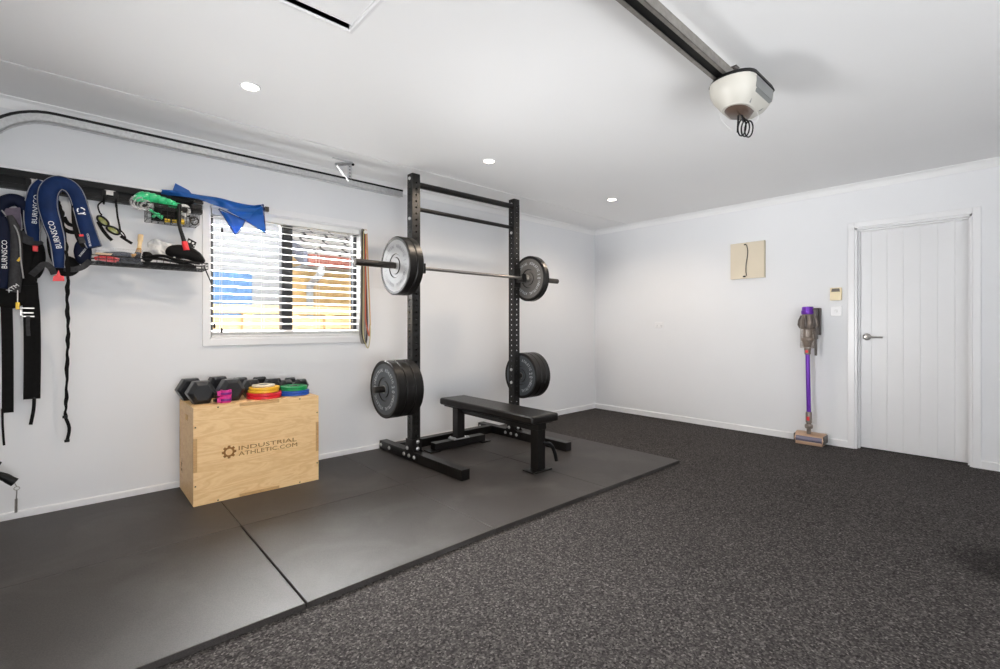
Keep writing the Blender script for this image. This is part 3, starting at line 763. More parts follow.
for x0, x1 in ((BX0, BX0+T), (BX1-T, BX1)):
    for y0, y1 in ((BY0-.0006, BY0+T), (BY1-T, BY1)):
        MB().box(x0-.0004, x1+.0004, y0, y1, zc0, zc1).build('finger_joint', M['ply_end'], px, smooth=False)
m = MB(); m.box(BX0, BX1, BY0+T, BY1-T, BZ1-T, BZ1); m.build('top_panel', M['ply'], px, smooth=False)
MB().box(BX0, BX1, BY0+T, BY1-T, BZ0, BZ0+T).build('bottom_panel', M['ply'], px, smooth=False)
for z0, z1 in ((BZ0, BZ0+T), (BZ1-T, BZ1)): MB().box(xc0, xc1, BY0-.0006, BY0+T, z0, z1).build('finger_joint', M['ply_end'], px, smooth=False)
m = MB()
for x, z in ((BX0+.010, BZ0+.12), (BX0+.010, BZ1-.12), (BX1-.010, BZ0+.12), (BX1-.010, BZ1-.12), (BX0+.13, BZ0+.010), (BX1-.13, BZ0+.010), (BX0+.13, BZ1-.010), (BX1-.13, BZ1-.010)):
    m.lathe([(0, .0008), (.0045, .0006), (.0045, 0), (0, 0)], (x, BY0, z), (0, -1, 0), 10)
m.build('screw', M['black_hole'], px)
# burnt logo: a gear and two lines of wide lettering
m = MB(); gxc, gzc = .734, .322; gp = []
for k in range(8):
    a0 = 2*math.pi*k/8
    for da, rr in ((-.26, .031), (-.17, .041), (.17, .041), (.26, .031)): gp.append((gxc+rr*math.cos(a0+da), gzc+rr*math.sin(a0+da)))
n = len(gp); A = [m.bm.verts.new((a, BY0-.0008, b)) for a, b in gp]
I = []
for a, b in gp:
    t = math.atan2(b-gzc, a-gxc); I.append(m.bm.verts.new((gxc+.020*math.cos(t), BY0-.0008, gzc+.020*math.sin(t))))
for k in range(n): m.bm.faces.new((A[k], A[(k+1) % n], I[(k+1) % n], I[k]))
r = bmesh.ops.extrude_face_region(m.bm, geom=list(m.bm.faces))
for v in r['geom']:
    if isinstance(v, bmesh.types.BMVert): v.co.y += .0008
def fit_text(s, x0, x1, zc, hgt):
    b = text_bm(s, hgt, 1.); xs = [v.co.x for v in b.verts]; k = (x1-x0)/(max(xs)-min(xs)); mid = (max(xs)+min(xs))/2
    return map_bm(b, lambda X, Y, Z: Vector((x0+(x1-x0)/2+(X-mid)*k, BY0-.0002-Z*.6, zc+Y)))
m.mesh_from(fit_text('INDUSTRIAL', .788, 1.146, .3345, .037)); m.mesh_from(fit_text('ATHLETIC.COM', .788, 1.150, .2985, .037))
m.build('logo', M['burn'], px, smooth=False)
m = MB(); b = text_bm('24"', .062, 1.0)
m.mesh_from(map_bm(b, lambda X, Y, Z: Vector((BX0-.0002-Z*.6, 3.735-Y, .19+X*1.2)))); m.build('size_mark', M['burn'], sp, smooth=False)

# ------------------------------------------------------------------ things on the box
TOP = BZ1
def dumbbell(flat, hl, gap, label):
    r = thing('hex_dumbbell', label, 'dumbbell', (0, 0, 0), 0, 'hex dumbbells on the plywood box')
    cr = flat/2/math.cos(math.pi/6); zc = flat/2
    def hexring(y, k): return [(cr*k*math.cos(math.pi/3*i), y, zc+cr*k*math.sin(math.pi/3*i)) for i in range(6)]
    for s in (-1, 1):
        a, b = s*gap/2, s*(gap/2+hl)
        MB().loft([hexring(a, .80), hexring(a+s*.012, .97), hexring(a+s*.02, 1), hexring(b-s*.026, 1), hexring(b-s*.018, .97), hexring(b, .66)]).build('hex_head', M['hexr'], r, ang=12)
    MB().lathe([(.012, -gap/2-.01), (.013, -gap/2), (.0155, -gap/4), (.0165, 0), (.0155, gap/4), (.013, gap/2), (.012, gap/2+.01)], (0, 0, zc), (0, 1, 0), 16).build('grip', M['steel'], r)
    return r
DB = dumbbell(.143, .098, .126, 'large black hex dumbbell at the corner of the box nearest the life jackets')
DB.location = (.600, 3.615, TOP); DB.rotation_euler = (0, 0, R(6))
dup(DB, (.766, 3.618, TOP), R(8), 'large black hex dumbbell behind the pink barbell collars')
d2 = dumbbell(.122, .080, .118, 'medium black hex dumbbell between the large pair and the stack of red and yellow plates')
d2.location = (.912, 3.668, TOP); d2.rotation_euler = (0, 0, R(7))
dup(d2, (1.048, 3.682, TOP), R(10), 'medium black hex dumbbell behind the stack of red, yellow and white plates', None, (.95, .95, .95))
d3 = dumbbell(.096, .066, .100, 'small black hex dumbbell between the two stacks of coloured plates, behind them')
d3.location = (1.160, 3.700, TOP); d3.rotation_euler = (0, 0, R(10))
dup(d3, (1.262, 3.690, TOP), R(10), 'small black hex dumbbell behind the green plate at the end of the box')

def change_plate(rad, t, mt, label, loc, group):
    r = thing('change_plate', label, 'weight plate', (0, 0, 0), 0, group)
    m = MB(); m.lathe([(.0255, .002), (.036, .002), (.040, .0045), (rad*.62, .0045), (rad*.70, .001), (rad-.005, 0), (rad, .003), (rad, t-.003), (rad-.005, t), (rad*.70, t-.001), (rad*.62, t-.0045), (.040, t-.0045), (.036, t-.002), (.0255, t-.002)], seg=56, closed=True)
    m.build('disc', mt, r, ang=30)
    MB().lathe([(.0250, 0.001), (.031, .001), (.031, t-.001), (.0250, t-.001)], seg=28, closed=True).build('hub', M['steel'], r)
    r.location = loc; return r
gA, gB = 'coloured change plates stacked red to white', 'coloured change plates stacked blue and green'
sx, sy = .984, 3.490
z = TOP
pr = change_plate(.108, .020, M['red'], 'red change plate at the very bottom of its stack, resting on the box', (sx, sy, z), gA); z += .0202
dup(pr, (sx+.002, sy+.001, z), R(20), 'upper red change plate, under the yellow ones'); z += .0202
py = change_plate(.096, .0185, M['yellow'], 'lower yellow change plate lying on the red ones', (sx-.004, sy, z), gA); z += .0187
dup(py, (sx+.001, sy-.001, z), R(40), 'upper yellow change plate, under the white one'); z += .0187
change_plate(.072, .0150, M['white_r'], 'cream white change plate on top of the red and yellow stack', (sx-.004, sy, z), gA)
sx, sy = 1.188, 3.500; z = TOP
pb = change_plate(.101, .0175, M['blue'], 'blue change plate at the bottom of the blue and green stack', (sx, sy, z), gB); z += .0177
dup(pb, (sx+.001, sy+.001, z), R(30), 'upper blue change plate, directly below the green ones'); z += .0177
pg = change_plate(.090, .0150, M['green'], 'lower green change plate lying on the blue ones', (sx-.003, sy, z), gB); z += .0152
dup(pg, (sx-.002, sy, z), R(50), 'green change plate on top of the blue and green stack')

def collar(label, loc, rz):
    r = thing('barbell_collar', label, 'barbell collar', (0, 0, 0), 0, 'pink barbell collars on the box')
    MB().lathe([(.027, 0), (.038, 0), (.040, .003), (.040, .041), (.038, .044), (.027, .044)], seg=36, closed=True).build('ring', M['pink'], r)
    m = MB(); m.lathe([(.0402, .012), (.0425, .016), (.0425, .028), (.0402, .028)], seg=36, closed=True); m.build('groove_band', M['purple_d'], r)
    MB().box(-.062, -.028, -.017, .014, .005, .039, .004).build('clamp_block', M['pink'], r)
    MB().box(-.085, -.045, -.014, .004, .012, .034, .005, rot=Matrix.Rotation(R(14), 4, 'Z')).build('lever', M['blackflat'], r)
    r.location = loc; r.rotation_euler = (0, 0, rz); return r
def shrink(o): o.scale = (.84, .84, .92); return o
c1 = collar('pink barbell collar resting on the box, below its twin', (.737, 3.440, TOP), R(8)); shrink(c1)
dup(c1, (.739, 3.441, TOP+.0410), R(4), 'pink barbell collar stacked on top of its twin')

# ------------------------------------------------------------------ storage rail on the wall and what hangs from it
rl = thing('storage_rail', 'long black wall rail with a pale top edge above the window', 'storage rail', (.2, YW, 1.885))
m = MB(); rx0, rx1 = XN, .670
m.box(rx0, rx1, YW-.052, YW, 1.968, 1.992); m.box(rx0, rx1, YW-.020, YW, 1.915, 1.968); m.box(rx0, rx1, YW-.058, YW, 1.889, 1.915, .003); m.box(rx0, rx1, YW-.058, YW-.052, 1.955, 1.992, .002)
m.build('channel', M['blackflat'], rl)
MB().box(rx0, rx1, YW-.062, YW-.002, 1.993, 2.009, .003).build('top_strip', M['trim'], rl)
MB().box(rx0, rx1, YW-.018, YW-.002, 2.010, 2.018).build('shadow_strip', M['dsteel'], rl, smooth=False)
for x in (-.148, .176, .44): MB().box(x-.025, x+.028, YW-.064, YW-.058, 1.925, 1.954, .002).build('slider_plate', M['steel'], rl)
def hook(x, z=1.895, drop=.05, reach=.05, label='', mt='blackflat'):
    h = MB(); yb = YW-.060
    h.box(x-.012, x+.012, yb-.006, yb, z-.01, 1.95, .002)
    h.tube(smooth_path([(x, yb-.004, z), (x, yb-.008, z-drop), (x, yb-.03, z-drop-.02), (x, yb-reach, z-drop), (x, yb-reach-.004, z-drop+.025)], 4), .005, 8)
    o = h.build('rail_hook', M[mt]); tag(o, label, 'hook', 'hooks on the storage rail')
    return o
hook(-.178, 1.90, .045, .06, 'black hook on the rail between the dark and the blue life jackets')
hook(-.045, 1.93, .02, .10, 'black hook on the rail inside the blue horseshoe life jacket')
hook(.147, 1.90, .02, .06, 'black hook on the rail holding the nose side of the goggles strap')
hook(.205, 1.90, .03, .06, 'black hook on the rail nearest the green bag, holding the goggles strap')

def lobes(path, y, widths, flat, n=6):
    P = smooth_path([(x, y, z) for x, z in path], n); return P, lerp_list(widths, n)
def edge_line(P, W, side, y, k=.86):
    out = []
    for i in range(len(P)):
        d = (P[min(i+1, len(P)-1)]-P[max(i-1, 0)]).normalized(); nrm = Vector((-d.z, 0, d.x))
        out.append(P[i]+nrm*W[i]*k*side+Vector((0, y, 0)))
    return out
def along_text(m, s, p0, p1, h, y, flip=False):
    b = text_bm(s, h, 1.); xs = [v.co.x for v in b.verts]; L = (Vector(p1)-Vector(p0)).length; k = L/(max(xs)-min(xs)); mid = (max(xs)+min(xs))/2
    p0, p1 = Vector((p0[0], 0, p0[1])), Vector((p1[0], 0, p1[1])); u = (p1-p0).normalized(); v = Vector((-u.z, 0, u.x)); c0 = (p0+p1)/2
    m.mesh_from(map_bm(b, lambda X, Y, Z: c0+u*(X-mid)*k+v*Y+Vector((0, y-Z, 0))))

# front blue horseshoe jacket
lj = thing('life_jacket', 'bright navy horseshoe life jacket with white lettering and long trailing strap', 'life jacket', (0, 3.62, 1.93), 0, 'life jackets on the storage rail')
pth = [(-.049, 1.443), (-.057, 1.591), (-.078, 1.688), (-.096, 1.785), (-.090, 1.869), (-.054, 1.917), (-.005, 1.906), (.025, 1.857), (.046, 1.769), (.072, 1.658), (.100, 1.575)]
P, Wd = lobes(pth, 3.62, [.026, .036, .042, .044, .045, .043, .040, .038, .039, .042, .038], .7)
m = MB(); m.tube(P, Wd, 18, flat=.95, up=(0, 1, 0)); cov = m.build('bladder_cover', M['navy'], lj, ang=60)
m = MB()
for sgn in (1, -1): m.tube(edge_line(P, Wd, sgn, -.018), .0028, 6)
m.build('piping', M['piping'], cov)
m = MB(); along_text(m, 'BURNSCO', (-.047, 1.548), (-.083, 1.694), .036, 3.574); m.build('lettering', M['print_w'], cov, smooth=False)
m = MB(); along_text(m, 'BURNSCO', (.082, 1.575), (.070, 1.645), .014, 3.574); m.build('small_lettering', M['print_w'], cov, smooth=False)
m = MB()
for k in range(3):
    a0 = k*2.094+.3
    m.ribbon([(.042+.016*math.cos(a0+t*.28), 3.727-.15-.002, 1.772+.016*math.sin(a0+t*.28)) for t in range(6)], .006, .0012)
m.ribbon([(.028, 3.576, 1.752), (.045, 3.574, 1.756), (.062, 3.576, 1.754)], .005, .0012)
m.build('emblem', M['print_w'], cov)
m = MB(); m.ball((.050, 3.635, 1.545), .045, .9, .6, 1.7); m.build('lower_pocket', M['navy_d'], lj)
m = MB(); along_text(m, 'BURNSCO', (.036, 1.515), (.062, 1.560), .013, 3.600); m.build('pocket_lettering', M['print_w'], lj, smooth=False)
m = MB(); m.ribbon(smooth_path([(.012, 3.60, 1.80), (.015, 3.61, 1.70), (.030, 3.60, 1.62), (.055, 3.605, 1.57)], 5), .024, .004); m.build('shoulder_strap', M['web'], lj)
m = MB(); m.box(.030, .060, 3.592, 3.602, 1.590, 1.628, .003, rot=Matrix.Rotation(R(-14), 4, 'Y')); bk = m.build('buckle', M['web_g'], lj)
m = MB(); m.box(.033, .055, 3.589, 3.594, 1.628, 1.640, .002, rot=Matrix.Rotation(R(-14), 4, 'Y')); m.build('red_tab', M['redp'], bk)
m = MB(); m.ribbon(smooth_path([(-.160, 3.63, 1.395), (-.135, 3.60, 1.425), (-.108, 3.59, 1.455), (-.084, 3.595, 1.440), (-.070, 3.62, 1.405)], 5), .030, .004)
m.ribbon(smooth_path([(-.03, 3.62, 1.44), (.010, 3.60, 1.437), (.050, 3.595, 1.455), (.082, 3.61, 1.495)], 5), .030, .004); m.build('waist_belt', M['web_g'], lj)
m = MB()
sp_ = smooth_path([(-.059, 3.66, 1.825), (-.040, 3.64, 1.761), (-.034, 3.63, 1.66), (-.021, 3.60, 1.548), (-.013, 3.60, 1.406), (-.017, 3.66, 1.264), (-.013, 3.72, 1.093), (-.017, 3.75, .922), (-.021, 3.76, .695), (-.026, 3.76, .582)], 8)
sp_ = [p+Vector((.002*math.sin(i*1.7), .003*math.sin(i*1.1), 0)) for i, p in enumerate(sp_)]
m.ribbon(sp_, [.020-.006*i/len(sp_)+.004*math.sin(i*.9) for i in range(len(sp_))], .004)
m.ribbon(smooth_path([(-.026, 3.76, .582), (-.008, 3.765, .512), (-.017, 3.76, .445)], 4), .016, .005); st = m.build('trailing_strap', M['web'], lj)
m = MB()
for c0 in ((-.026, 3.755, .582), (-.018, 3.755, .440)): m.box(c0[0]-.012, c0[0]+.012, c0[1]-.006, c0[1]+.006, c0[2]-.008, c0[2]+.008, .003)
m.build('clip', M['blackflat'], st)
m = MB(); m.prism([(-.076, 1.366), (-.028, 1.369), (-.030, 1.395), (-.044, 1.400), (-.052, 1.430), (-.060, 1.402), (-.074, 1.392)], lambda a, b, t: (a, t, b), 3.60, 3.612); m.build('pull_tab', M['redp'], lj)
m = MB(); m.ball((-.060, 3.66, 1.60), .06, .7, .35, 2.4); m.ball((-.02, 3.67, 1.46), .06, 1.0, .4, 1.0); m.build('harness_back', M['web'], lj)
m = MB(); m.box(-.026, -.012, 3.606, 3.622, 1.510, 1.530, .003); m.build('red_toggle', M['redp'], lj)
m = MB(); m.ribbon(smooth_path([(-.03, 3.66, 1.74), (-.01, 3.655, 1.70), (.04, 3.66, 1.695)], 4), .020, .004); m.ribbon(smooth_path([(-.03, 3.66, 1.67), (.0, 3.655, 1.655), (.05, 3.66, 1.665)], 4), .022, .004); m.build('back_strap', M['web'], lj)

# second blue jacket half hidden behind
l2 = thing('life_jacket', 'navy life jacket half hidden behind the horseshoe one, grey edge piping', 'life jacket', (-.16, 3.70, 1.91), 0, 'life jackets on the storage rail')
P, Wd = lobes([(-.118, 1.925), (-.142, 1.880), (-.158, 1.80), (-.162, 1.72), (-.158, 1.65), (-.152, 1.59)], 3.700, [.030, .034, .036, .036, .034, .026], .7)
m = MB(); m.tube(P, Wd, 16, flat=.9, up=(0, 1, 0)); cv = m.build('bladder_cover', M['navy'], l2, ang=60)
m = MB(); m.tube(edge_line(P, Wd, -1, -.016), .0028, 6); m.tube(edge_line(P, Wd, 1, -.016), .0028, 6); m.build('piping', M['piping'], cv)
m = MB(); along_text(m, 'BURNSCO', (-.150, 1.685), (-.142, 1.845), .030, 3.664); m.build('lettering', M['print_w'], cv, smooth=False)
m = MB(); m.ribbon(smooth_path([(-.215, 3.69, 1.63), (-.185, 3.675, 1.595), (-.150, 3.68, 1.585), (-.13, 3.70, 1.60)], 5), .045, .006); m.build('waist_belt', M['web_g'], l2)
m = MB(); m.box(-.158, -.136, 3.66, 3.68, 1.530, 1.562, .004); m.build('red_toggle', M['redp'], l2)
m = MB(); m.ball((-.15, 3.72, 1.50), .055, .8, .4, 2.2); m.build('harness_back', M['web'], l2)
m = MB(); m.ribbon(smooth_path([(-.140, 3.69, 1.54), (-.150, 3.68, 1.45), (-.165, 3.69, 1.36)], 5), .022, .004); m.build('strap', M['web'], l2)

# dark jacket nearest the garage door
l1 = thing('life_jacket', 'dark navy and black life jacket with wide crotch straps hanging low, nearest the garage door', 'life jacket', (-.25, 3.70, 1.83), 0, 'life jackets on the storage rail')
P, Wd = lobes([(-.300, 1.70), (-.280, 1.775), (-.240, 1.808), (-.205, 1.800), (-.178, 1.755), (-.172, 1.66)], 3.705, [.030, .032, .034, .032, .030, .026], .8)
m = MB(); m.tube(P, Wd, 16, flat=.9, up=(0, 1, 0)); m.build('collar', M['navy_d'], l1, ang=60)
m = MB(); m.prism([(-.276, 1.751), (-.206, 1.770), (-.203, 1.655), (-.222, 1.640)], lambda a, b, t: (a, t, b), 3.688, 3.697); m.build('collar_lining', M['lilac'], l1)
P, Wd = lobes([(-.285, 1.70), (-.272, 1.62), (-.270, 1.50), (-.272, 1.40), (-.280, 1.32)], 3.675, [.030, .040, .042, .040, .030], .8)
m = MB(); m.tube(P, Wd, 16, flat=.8, up=(0, 1, 0)); cv = m.build('bladder_cover', M['navy_d'], l1, ang=60)
m = MB(); along_text(m, 'BURNSCO', (-.262, 1.424), (-.262, 1.575), .030, 3.637); m.build('lettering', M['print_w'], cv, smooth=False)
P, Wd = lobes([(-.246, 1.713), (-.226, 1.646), (-.221, 1.527), (-.224, 1.40), (-.228, 1.30)], 3.66, [.012, .022, .026, .028, .024], .8)
m = MB(); m.tube(P, Wd, 14, flat=.8, up=(0, 1, 0)); fb = m.build('front_flap', M['web_g'], l1, ang=60)
m = MB(); m.tube(smooth_path([(-.276, 3.676, 1.74), (-.247, 3.662, 1.69), (-.220, 3.640, 1.645), (-.206, 3.636, 1.58), (-.201, 3.636, 1.47), (-.192, 3.645, 1.376)], 6), .0032, 6); m.build('piping', M['piping'], fb)
m = MB(); along_text(m, 'XTM', (-.252, 1.300), (-.212, 1.338), .026, 3.632); m.build('flap_lettering', M['print_w'], fb, smooth=False)
m = MB(); m.ball((-.180, 3.715, 1.47), .06, .75, .45, 3.4); m.ball((-.25, 3.715, 1.30), .07, 1.1, .4, 1.3); m.build('harness_back', M['web'], l1)
m = MB(); m.cyl((-.214, 3.640, 1.310), (-.214, 3.640, 1.245), .0025, seg=6); cd = m.build('pull_cord', M['cord'], l1)
MB().box(-.222, -.206, 3.632, 3.648, 1.205, 1.245, .004).build('yellow_toggle', M['yel_p'], cd)
m = MB(); m.ribbon(smooth_path([(-.262, 3.70, 1.30), (-.260, 3.72, 1.17), (-.259, 3.75, .95), (-.260, 3.77, .634)], 6), .046, .004); m.build('crotch_strap', M['web'], l1)
m = MB(); m.ribbon(smooth_path([(-.175, 3.69, 1.34), (-.164, 3.72, 1.20), (-.162, 3.75, .95), (-.165, 3.77, .700)], 6), .070, .004)
m.ribbon(smooth_path([(-.148, 3.70, 1.36), (-.140, 3.72, 1.15), (-.142, 3.74, .95), (-.150, 3.765, .72)], 10), .020, .006)
m.ribbon(smooth_path([(-.155, 3.765, .72), (-.158, 3.765, .64), (-.170, 3.765, .555)], 6), .016, .004); cs = m.build('crotch_strap', M['web'], l1)
m = MB(); m.box(-.208, -.152, 3.690, 3.702, 1.212, 1.218); m.box(-.208, -.152, 3.690, 3.702, 1.166, 1.172); m.box(-.208, -.201, 3.690, 3.702, 1.166, 1.205); m.box(-.205, -.155, 3.692, 3.700, 1.186, 1.192); m.build('buckle', M['steel'], cs, smooth=False)
m = MB(); m.ribbon(smooth_path([(-.280, 3.76, .66), (-.279, 3.765, .56), (-.274, 3.768, .455)], 4), .010, .004); m.build('strap_tail', M['web'], l1)
m = MB(); m.ribbon(smooth_path([(-.176, 3.685, 1.17), (-.178, 3.70, 1.12), (-.175, 3.705, 1.06)], 4), .016, .004); m.build('buckle_tail', M['web_g'], l1)
m = MB(); m.box(-.213, -.203, 3.634, 3.642, 1.465, 1.49, .002, rot=Matrix.Rotation(R(25), 4, 'Y')); m.build('yellow_tag', M['yel_p'], l1)

# goggles
gg = thing('diving_goggles', 'black framed goggles with olive lenses hanging by their straps from the rail', 'goggles', (.17, 3.72, 1.87))
def gy(pts): return [(x, 3.725, z) for x, z in pts]
fr = MB()
for cx, cz, a in ((.142, 1.752, -48), (.190, 1.702, -30)):
    P = [(cx+.034*math.cos(t)*math.cos(R(a))-.018*math.sin(t)*math.sin(R(a)), 3.720, cz+.034*math.cos(t)*math.sin(R(a))+.018*math.sin(t)*math.cos(R(a))) for t in [2*math.pi*k/20 for k in range(20)]]
    fr.tube(P, .006, 8, closed=True)
fo = fr.build('goggle_frame', M['blackflat'], gg)
for cx, cz, a in ((.142, 1.752, -48), (.190, 1.702, -30)):
    MB().ball((cx, 3.720, cz), .029, 1, .12, .5, Matrix.Rotation(R(-a), 4, 'Y')).build('lens', M['olive'], fo)
m = MB()
m.ribbon(smooth_path(gy([(.147, 1.878), (.120, 1.845), (.128, 1.80), (.136, 1.79), (.118, 1.765), (.122, 1.752)]), 4), .008, .003)
m.ribbon(smooth_path(gy([(.205, 1.872), (.210, 1.80), (.216, 1.76), (.224, 1.70), (.215, 1.678)]), 4), .010, .003)
m.ribbon(smooth_path(gy([(.120, 1.745), (.140, 1.700), (.165, 1.662), (.185, 1.640)]), 4), .018, .004)
m.ribbon(smooth_path(gy([(.222, 1.690), (.250, 1.662), (.240, 1.690), (.218, 1.715)]), 4), .007, .003)
m.ribbon(smooth_path(gy([(.225, 1.672), (.255, 1.650), (.282, 1.632)]), 4), .016, .004)
m.build('strap', M['web'], gg)

# wire basket under the rail
def wire_basket(name, label, x0, x1, y0, y1, z0, z1, step, group=None):
    b = thing(name, label, 'wire basket', ((x0+x1)/2, (y0+y1)/2, z0), 0, group)
    m = MB()
    rr = [(x0, y0), (x1, y0), (x1, y1), (x0, y1)]
    m.tube([(x, y, z1) for x, y in rr], .0035, 6, closed=True); m.build('rim', M['blackflat'], b)
    m = MB(); n = max(2, int((x1-x0)/step)); nz = max(1, int((z1-z0)/step)); ny = max(2, int((y1-y0)/step))
    for i in range(n+1):
        x = x0+(x1-x0)*i/n; m.tube([(x, y0, z1), (x, y0, z0), (x, y1, z0), (x, y1, z1)], .0016, 5)
    for i in range(ny+1):
        y = y0+(y1-y0)*i/ny; m.tube([(x0, y, z1), (x0, y, z0), (x1, y, z0), (x1, y, z1)], .0016, 5)
    for k in range(nz+1):
        z = z0+(z1-z0)*k/(nz+1); m.tube([(x, y, z) for x, y in rr], .0018, 5, closed=True)
    m.build('wire_mesh', M['blackflat'], b)
    m = MB()
    for x in (x0+.05, x1-.05): m.box(x-.008, x+.008, y1, YW-.056, z1-.02, z1+.01); 
    m.box(x0+.03, x1-.03, y1, y1+.006, z1-.03, z1+.005)
    m.build('mounting_bar', M['blackflat'], b, smooth=False)
    return b
wire_basket('wire_basket', 'small deep black wire basket under the rail holding a mint green bag', .348, .624, 3.625, 3.760, 1.784, 1.884, .034)
# contents
m = MB()
P = smooth_path([(.290, 3.67, 1.900), (.325, 3.665, 1.922), (.375, 3.665, 1.925), (.43, 3.665, 1.918), (.48, 3.665, 1.905), (.53, 3.67, 1.895)], 6)
m.tube([p+Vector((0, .004*math.sin(i*1.3), .003*math.sin(i*2.1))) for i, p in enumerate(P)], lerp_list([.012, .024, .022, .018, .018, .010], 6), 10, flat=1.3)
tag(m.build('folded_plastic_bag', M['green_p']), 'mint green folded plastic sheet lying across the deep wire basket', 'plastic bag')
m = MB()
for k in range(4):
    rr = [.050-.006*k, .040]; c0 = Vector((.315+.012*k, 3.66, 1.882-.006*k))
    m.tube([c0+Vector((.045*math.cos(t)*(1-.1*k), .03*math.sin(t*2+k)*.4, .040*math.sin(t)*(1-.12*k))) for t in [2*math.pi*i/20 for i in range(20)]], .007, 6, closed=True, flat=.6)
tag(m.build('clear_packaging', M['clear']), 'loops of clear plastic packaging hanging over the basket rim beside the goggles', 'packaging')  # clear plastic packaging, shaped here as looped tubing
m = MB(); m.tube(smooth_path([(.365, 3.650, 1.845), (.390, 3.648, 1.825), (.428, 3.650, 1.797)], 5), .011, 10, flat=.7)
m.tube(smooth_path([(.380, 3.655, 1.800), (.40, 3.65, 1.825), (.43, 3.655, 1.810)], 5), .008, 8)
tag(m.build('green_cord_bundle', M['green_p']), 'small bundle of green cord inside the deep wire basket', 'cord')
tt = thing('yellow_torch', 'yellow plastic torch lying at the bottom of the deep wire basket', 'torch', (.49, 3.66, 1.79))
MB().lathe([(0, 0), (.012, .001), (.013, .01), (.011, .015), (.011, .07), (.0165, .082), (.0165, .105), (0, .105)], (.440, 3.655, 1.790), (1, 0, .05), 18).build('barrel', M['yel_p'], tt)
MB().lathe([(.0115, .028), (.0130, .028), (.0130, .040), (.0115, .040)], (.440, 3.655, 1.790), (1, 0, .05), 18, closed=True).build('grip_ring', M['blackflat'], tt)
m = MB(); m.box(.375, .50, 3.665, 3.70, 1.785, 1.845, .010); m.box(.44, .53, 3.69, 3.73, 1.80, 1.862, .010)
tag(m.build('black_pouch', M['web']), 'black fabric pouch stuffed in the deep wire basket', 'pouch')
m = MB()
for k in range(5):
    c0 = Vector((.548, 3.648+.008*k, 1.868+.004*k)); r0 = .027+.003*(k % 2)
    m.tube([c0+Vector((r0*math.cos(t), .006*math.sin(3*t+k), r0*1.05*math.sin(t))) for t in [2*math.pi*i/18 for i in range(18)]], .0062, 7, closed=True)
m.tube(smooth_path([(.545, 3.64, 1.845), (.552, 3.635, 1.82), (.560, 3.64, 1.805)], 4), .006, 7)
tag(m.build('rope_coil', M['rope']), 'coil of white rope at the window end of the deep wire basket', 'rope')
m = MB(); m.box(.585, .640, 3.64, 3.68, 1.862, 1.922, .006); m.box(.60, .655, 3.655, 3.69, 1.93, 1.945, .004)
for k in range(4): m.box(.582, .643, 3.635, 3.642, 1.868+k*.014, 1.874+k*.014)
tag(m.build('black_clamp', M['blackflat']), 'ribbed black plastic clamp on the window end of the basket rim', 'clamp')
m = MB(); m.tube([(.600+.022*math.cos(t), 3.640, 1.808+.026*math.sin(t)) for t in [2*math.pi*i/24 for i in range(24)]], .005, 8, closed=True)
m.tube([(.588+.014*math.cos(t), 3.636, 1.818+.012*math.sin(t)) for t in [2*math.pi*i/24 for i in range(24)]], .004, 8, closed=True)
tag(m.build('key_ring', M['dsteel']), 'dark metal rings hooked at the window end of the deep wire basket', 'ring')

# lower shelf basket
wire_basket('wire_tray', 'long shallow wire tray below the rail holding a clear tub and black bags', .084, .662, 3.560, 3.770, 1.487, 1.525, .034)
tb = thing('plastic_tub', 'clear plastic tub with red and navy contents at the life jacket end of the tray', 'tub', (.2, 3.66, 1.491))
m = MB(); tx0, tx1, ty0, ty1, tz0, tz1 = .108, .322, 3.572, 3.745, 1.491, 1.574
m.box(tx0, tx1, ty0, ty0+.003, tz0, tz1); m.box(tx0, tx1, ty1-.003, ty1, tz0, tz1); m.box(tx0, tx0+.003, ty0, ty1, tz0, tz1); m.box(tx1-.003, tx1, ty0, ty1, tz0, tz1); m.box(tx0, tx1, ty0, ty1, tz0, tz0+.003)
m.build('tub_wall', M['tubm'], tb, smooth=False)
m = MB(); m.tube([(tx0, ty0, tz1), (tx1, ty0, tz1), (tx1, ty1, tz1), (tx0, ty1, tz1)], .004, 6, closed=True); m.build('tub_rim', M['tubm'], tb)
m = MB(); m.box(.100, .200, 3.580, 3.62, 1.496, 1.514, .006, rot=Matrix.Rotation(R(6), 4, 'Y')); m.tube(smooth_path([(.10, 3.585, 1.505), (.15, 3.582, 1.522), (.21, 3.585, 1.508)], 5), .010, 8); tag(m.build('red_strap', M['redp']), 'red strap folded in the bottom of the clear tub', 'strap')
m = MB(); m.ball((.230, 3.66, 1.532), .06, 1.45, .9, .60); m.ball((.275, 3.625, 1.525), .04, 1.1, .8, .75); m.ball((.17, 3.66, 1.528), .045, 1.2, .9, .7); tag(m.build('navy_cloth', M['navy_d']), 'crumpled navy cloth filling the clear tub', 'cloth')
m = MB(); m.box(.105, .215, 3.62, 3.66, 1.535, 1.548, .004); tag(m.build('wooden_paddle', M['wood']), 'pale wooden strip lying on the navy cloth in the tub', 'stick')
br = thing('wooden_brush', 'pale wooden handled brush leaning at the end of the clear tub', 'brush', (.30, 3.60, 1.55))
m = MB(); m.tube(smooth_path([(.319, 3.66, 1.682), (.314, 3.63, 1.64), (.306, 3.60, 1.585)], 5), [.014]*6+[.011]*5, 10, flat=.5); m.build('handle', M['wood'], br)
m = MB(); m.tube([(.306, 3.60, 1.588), (.300, 3.585, 1.560)], [.013, .017], 10, flat=.5); m.tube([(.296, 3.584, 1.548), (.268, 3.582, 1.538)], .010, 10); m.build('ferrule', M['brass'], br)
m = MB(); m.tube([(.300, 3.585, 1.560), (.297, 3.575, 1.530)], [.017, .014], 10, flat=.6); m.build('bristle_tuft', M['web_g'], br)
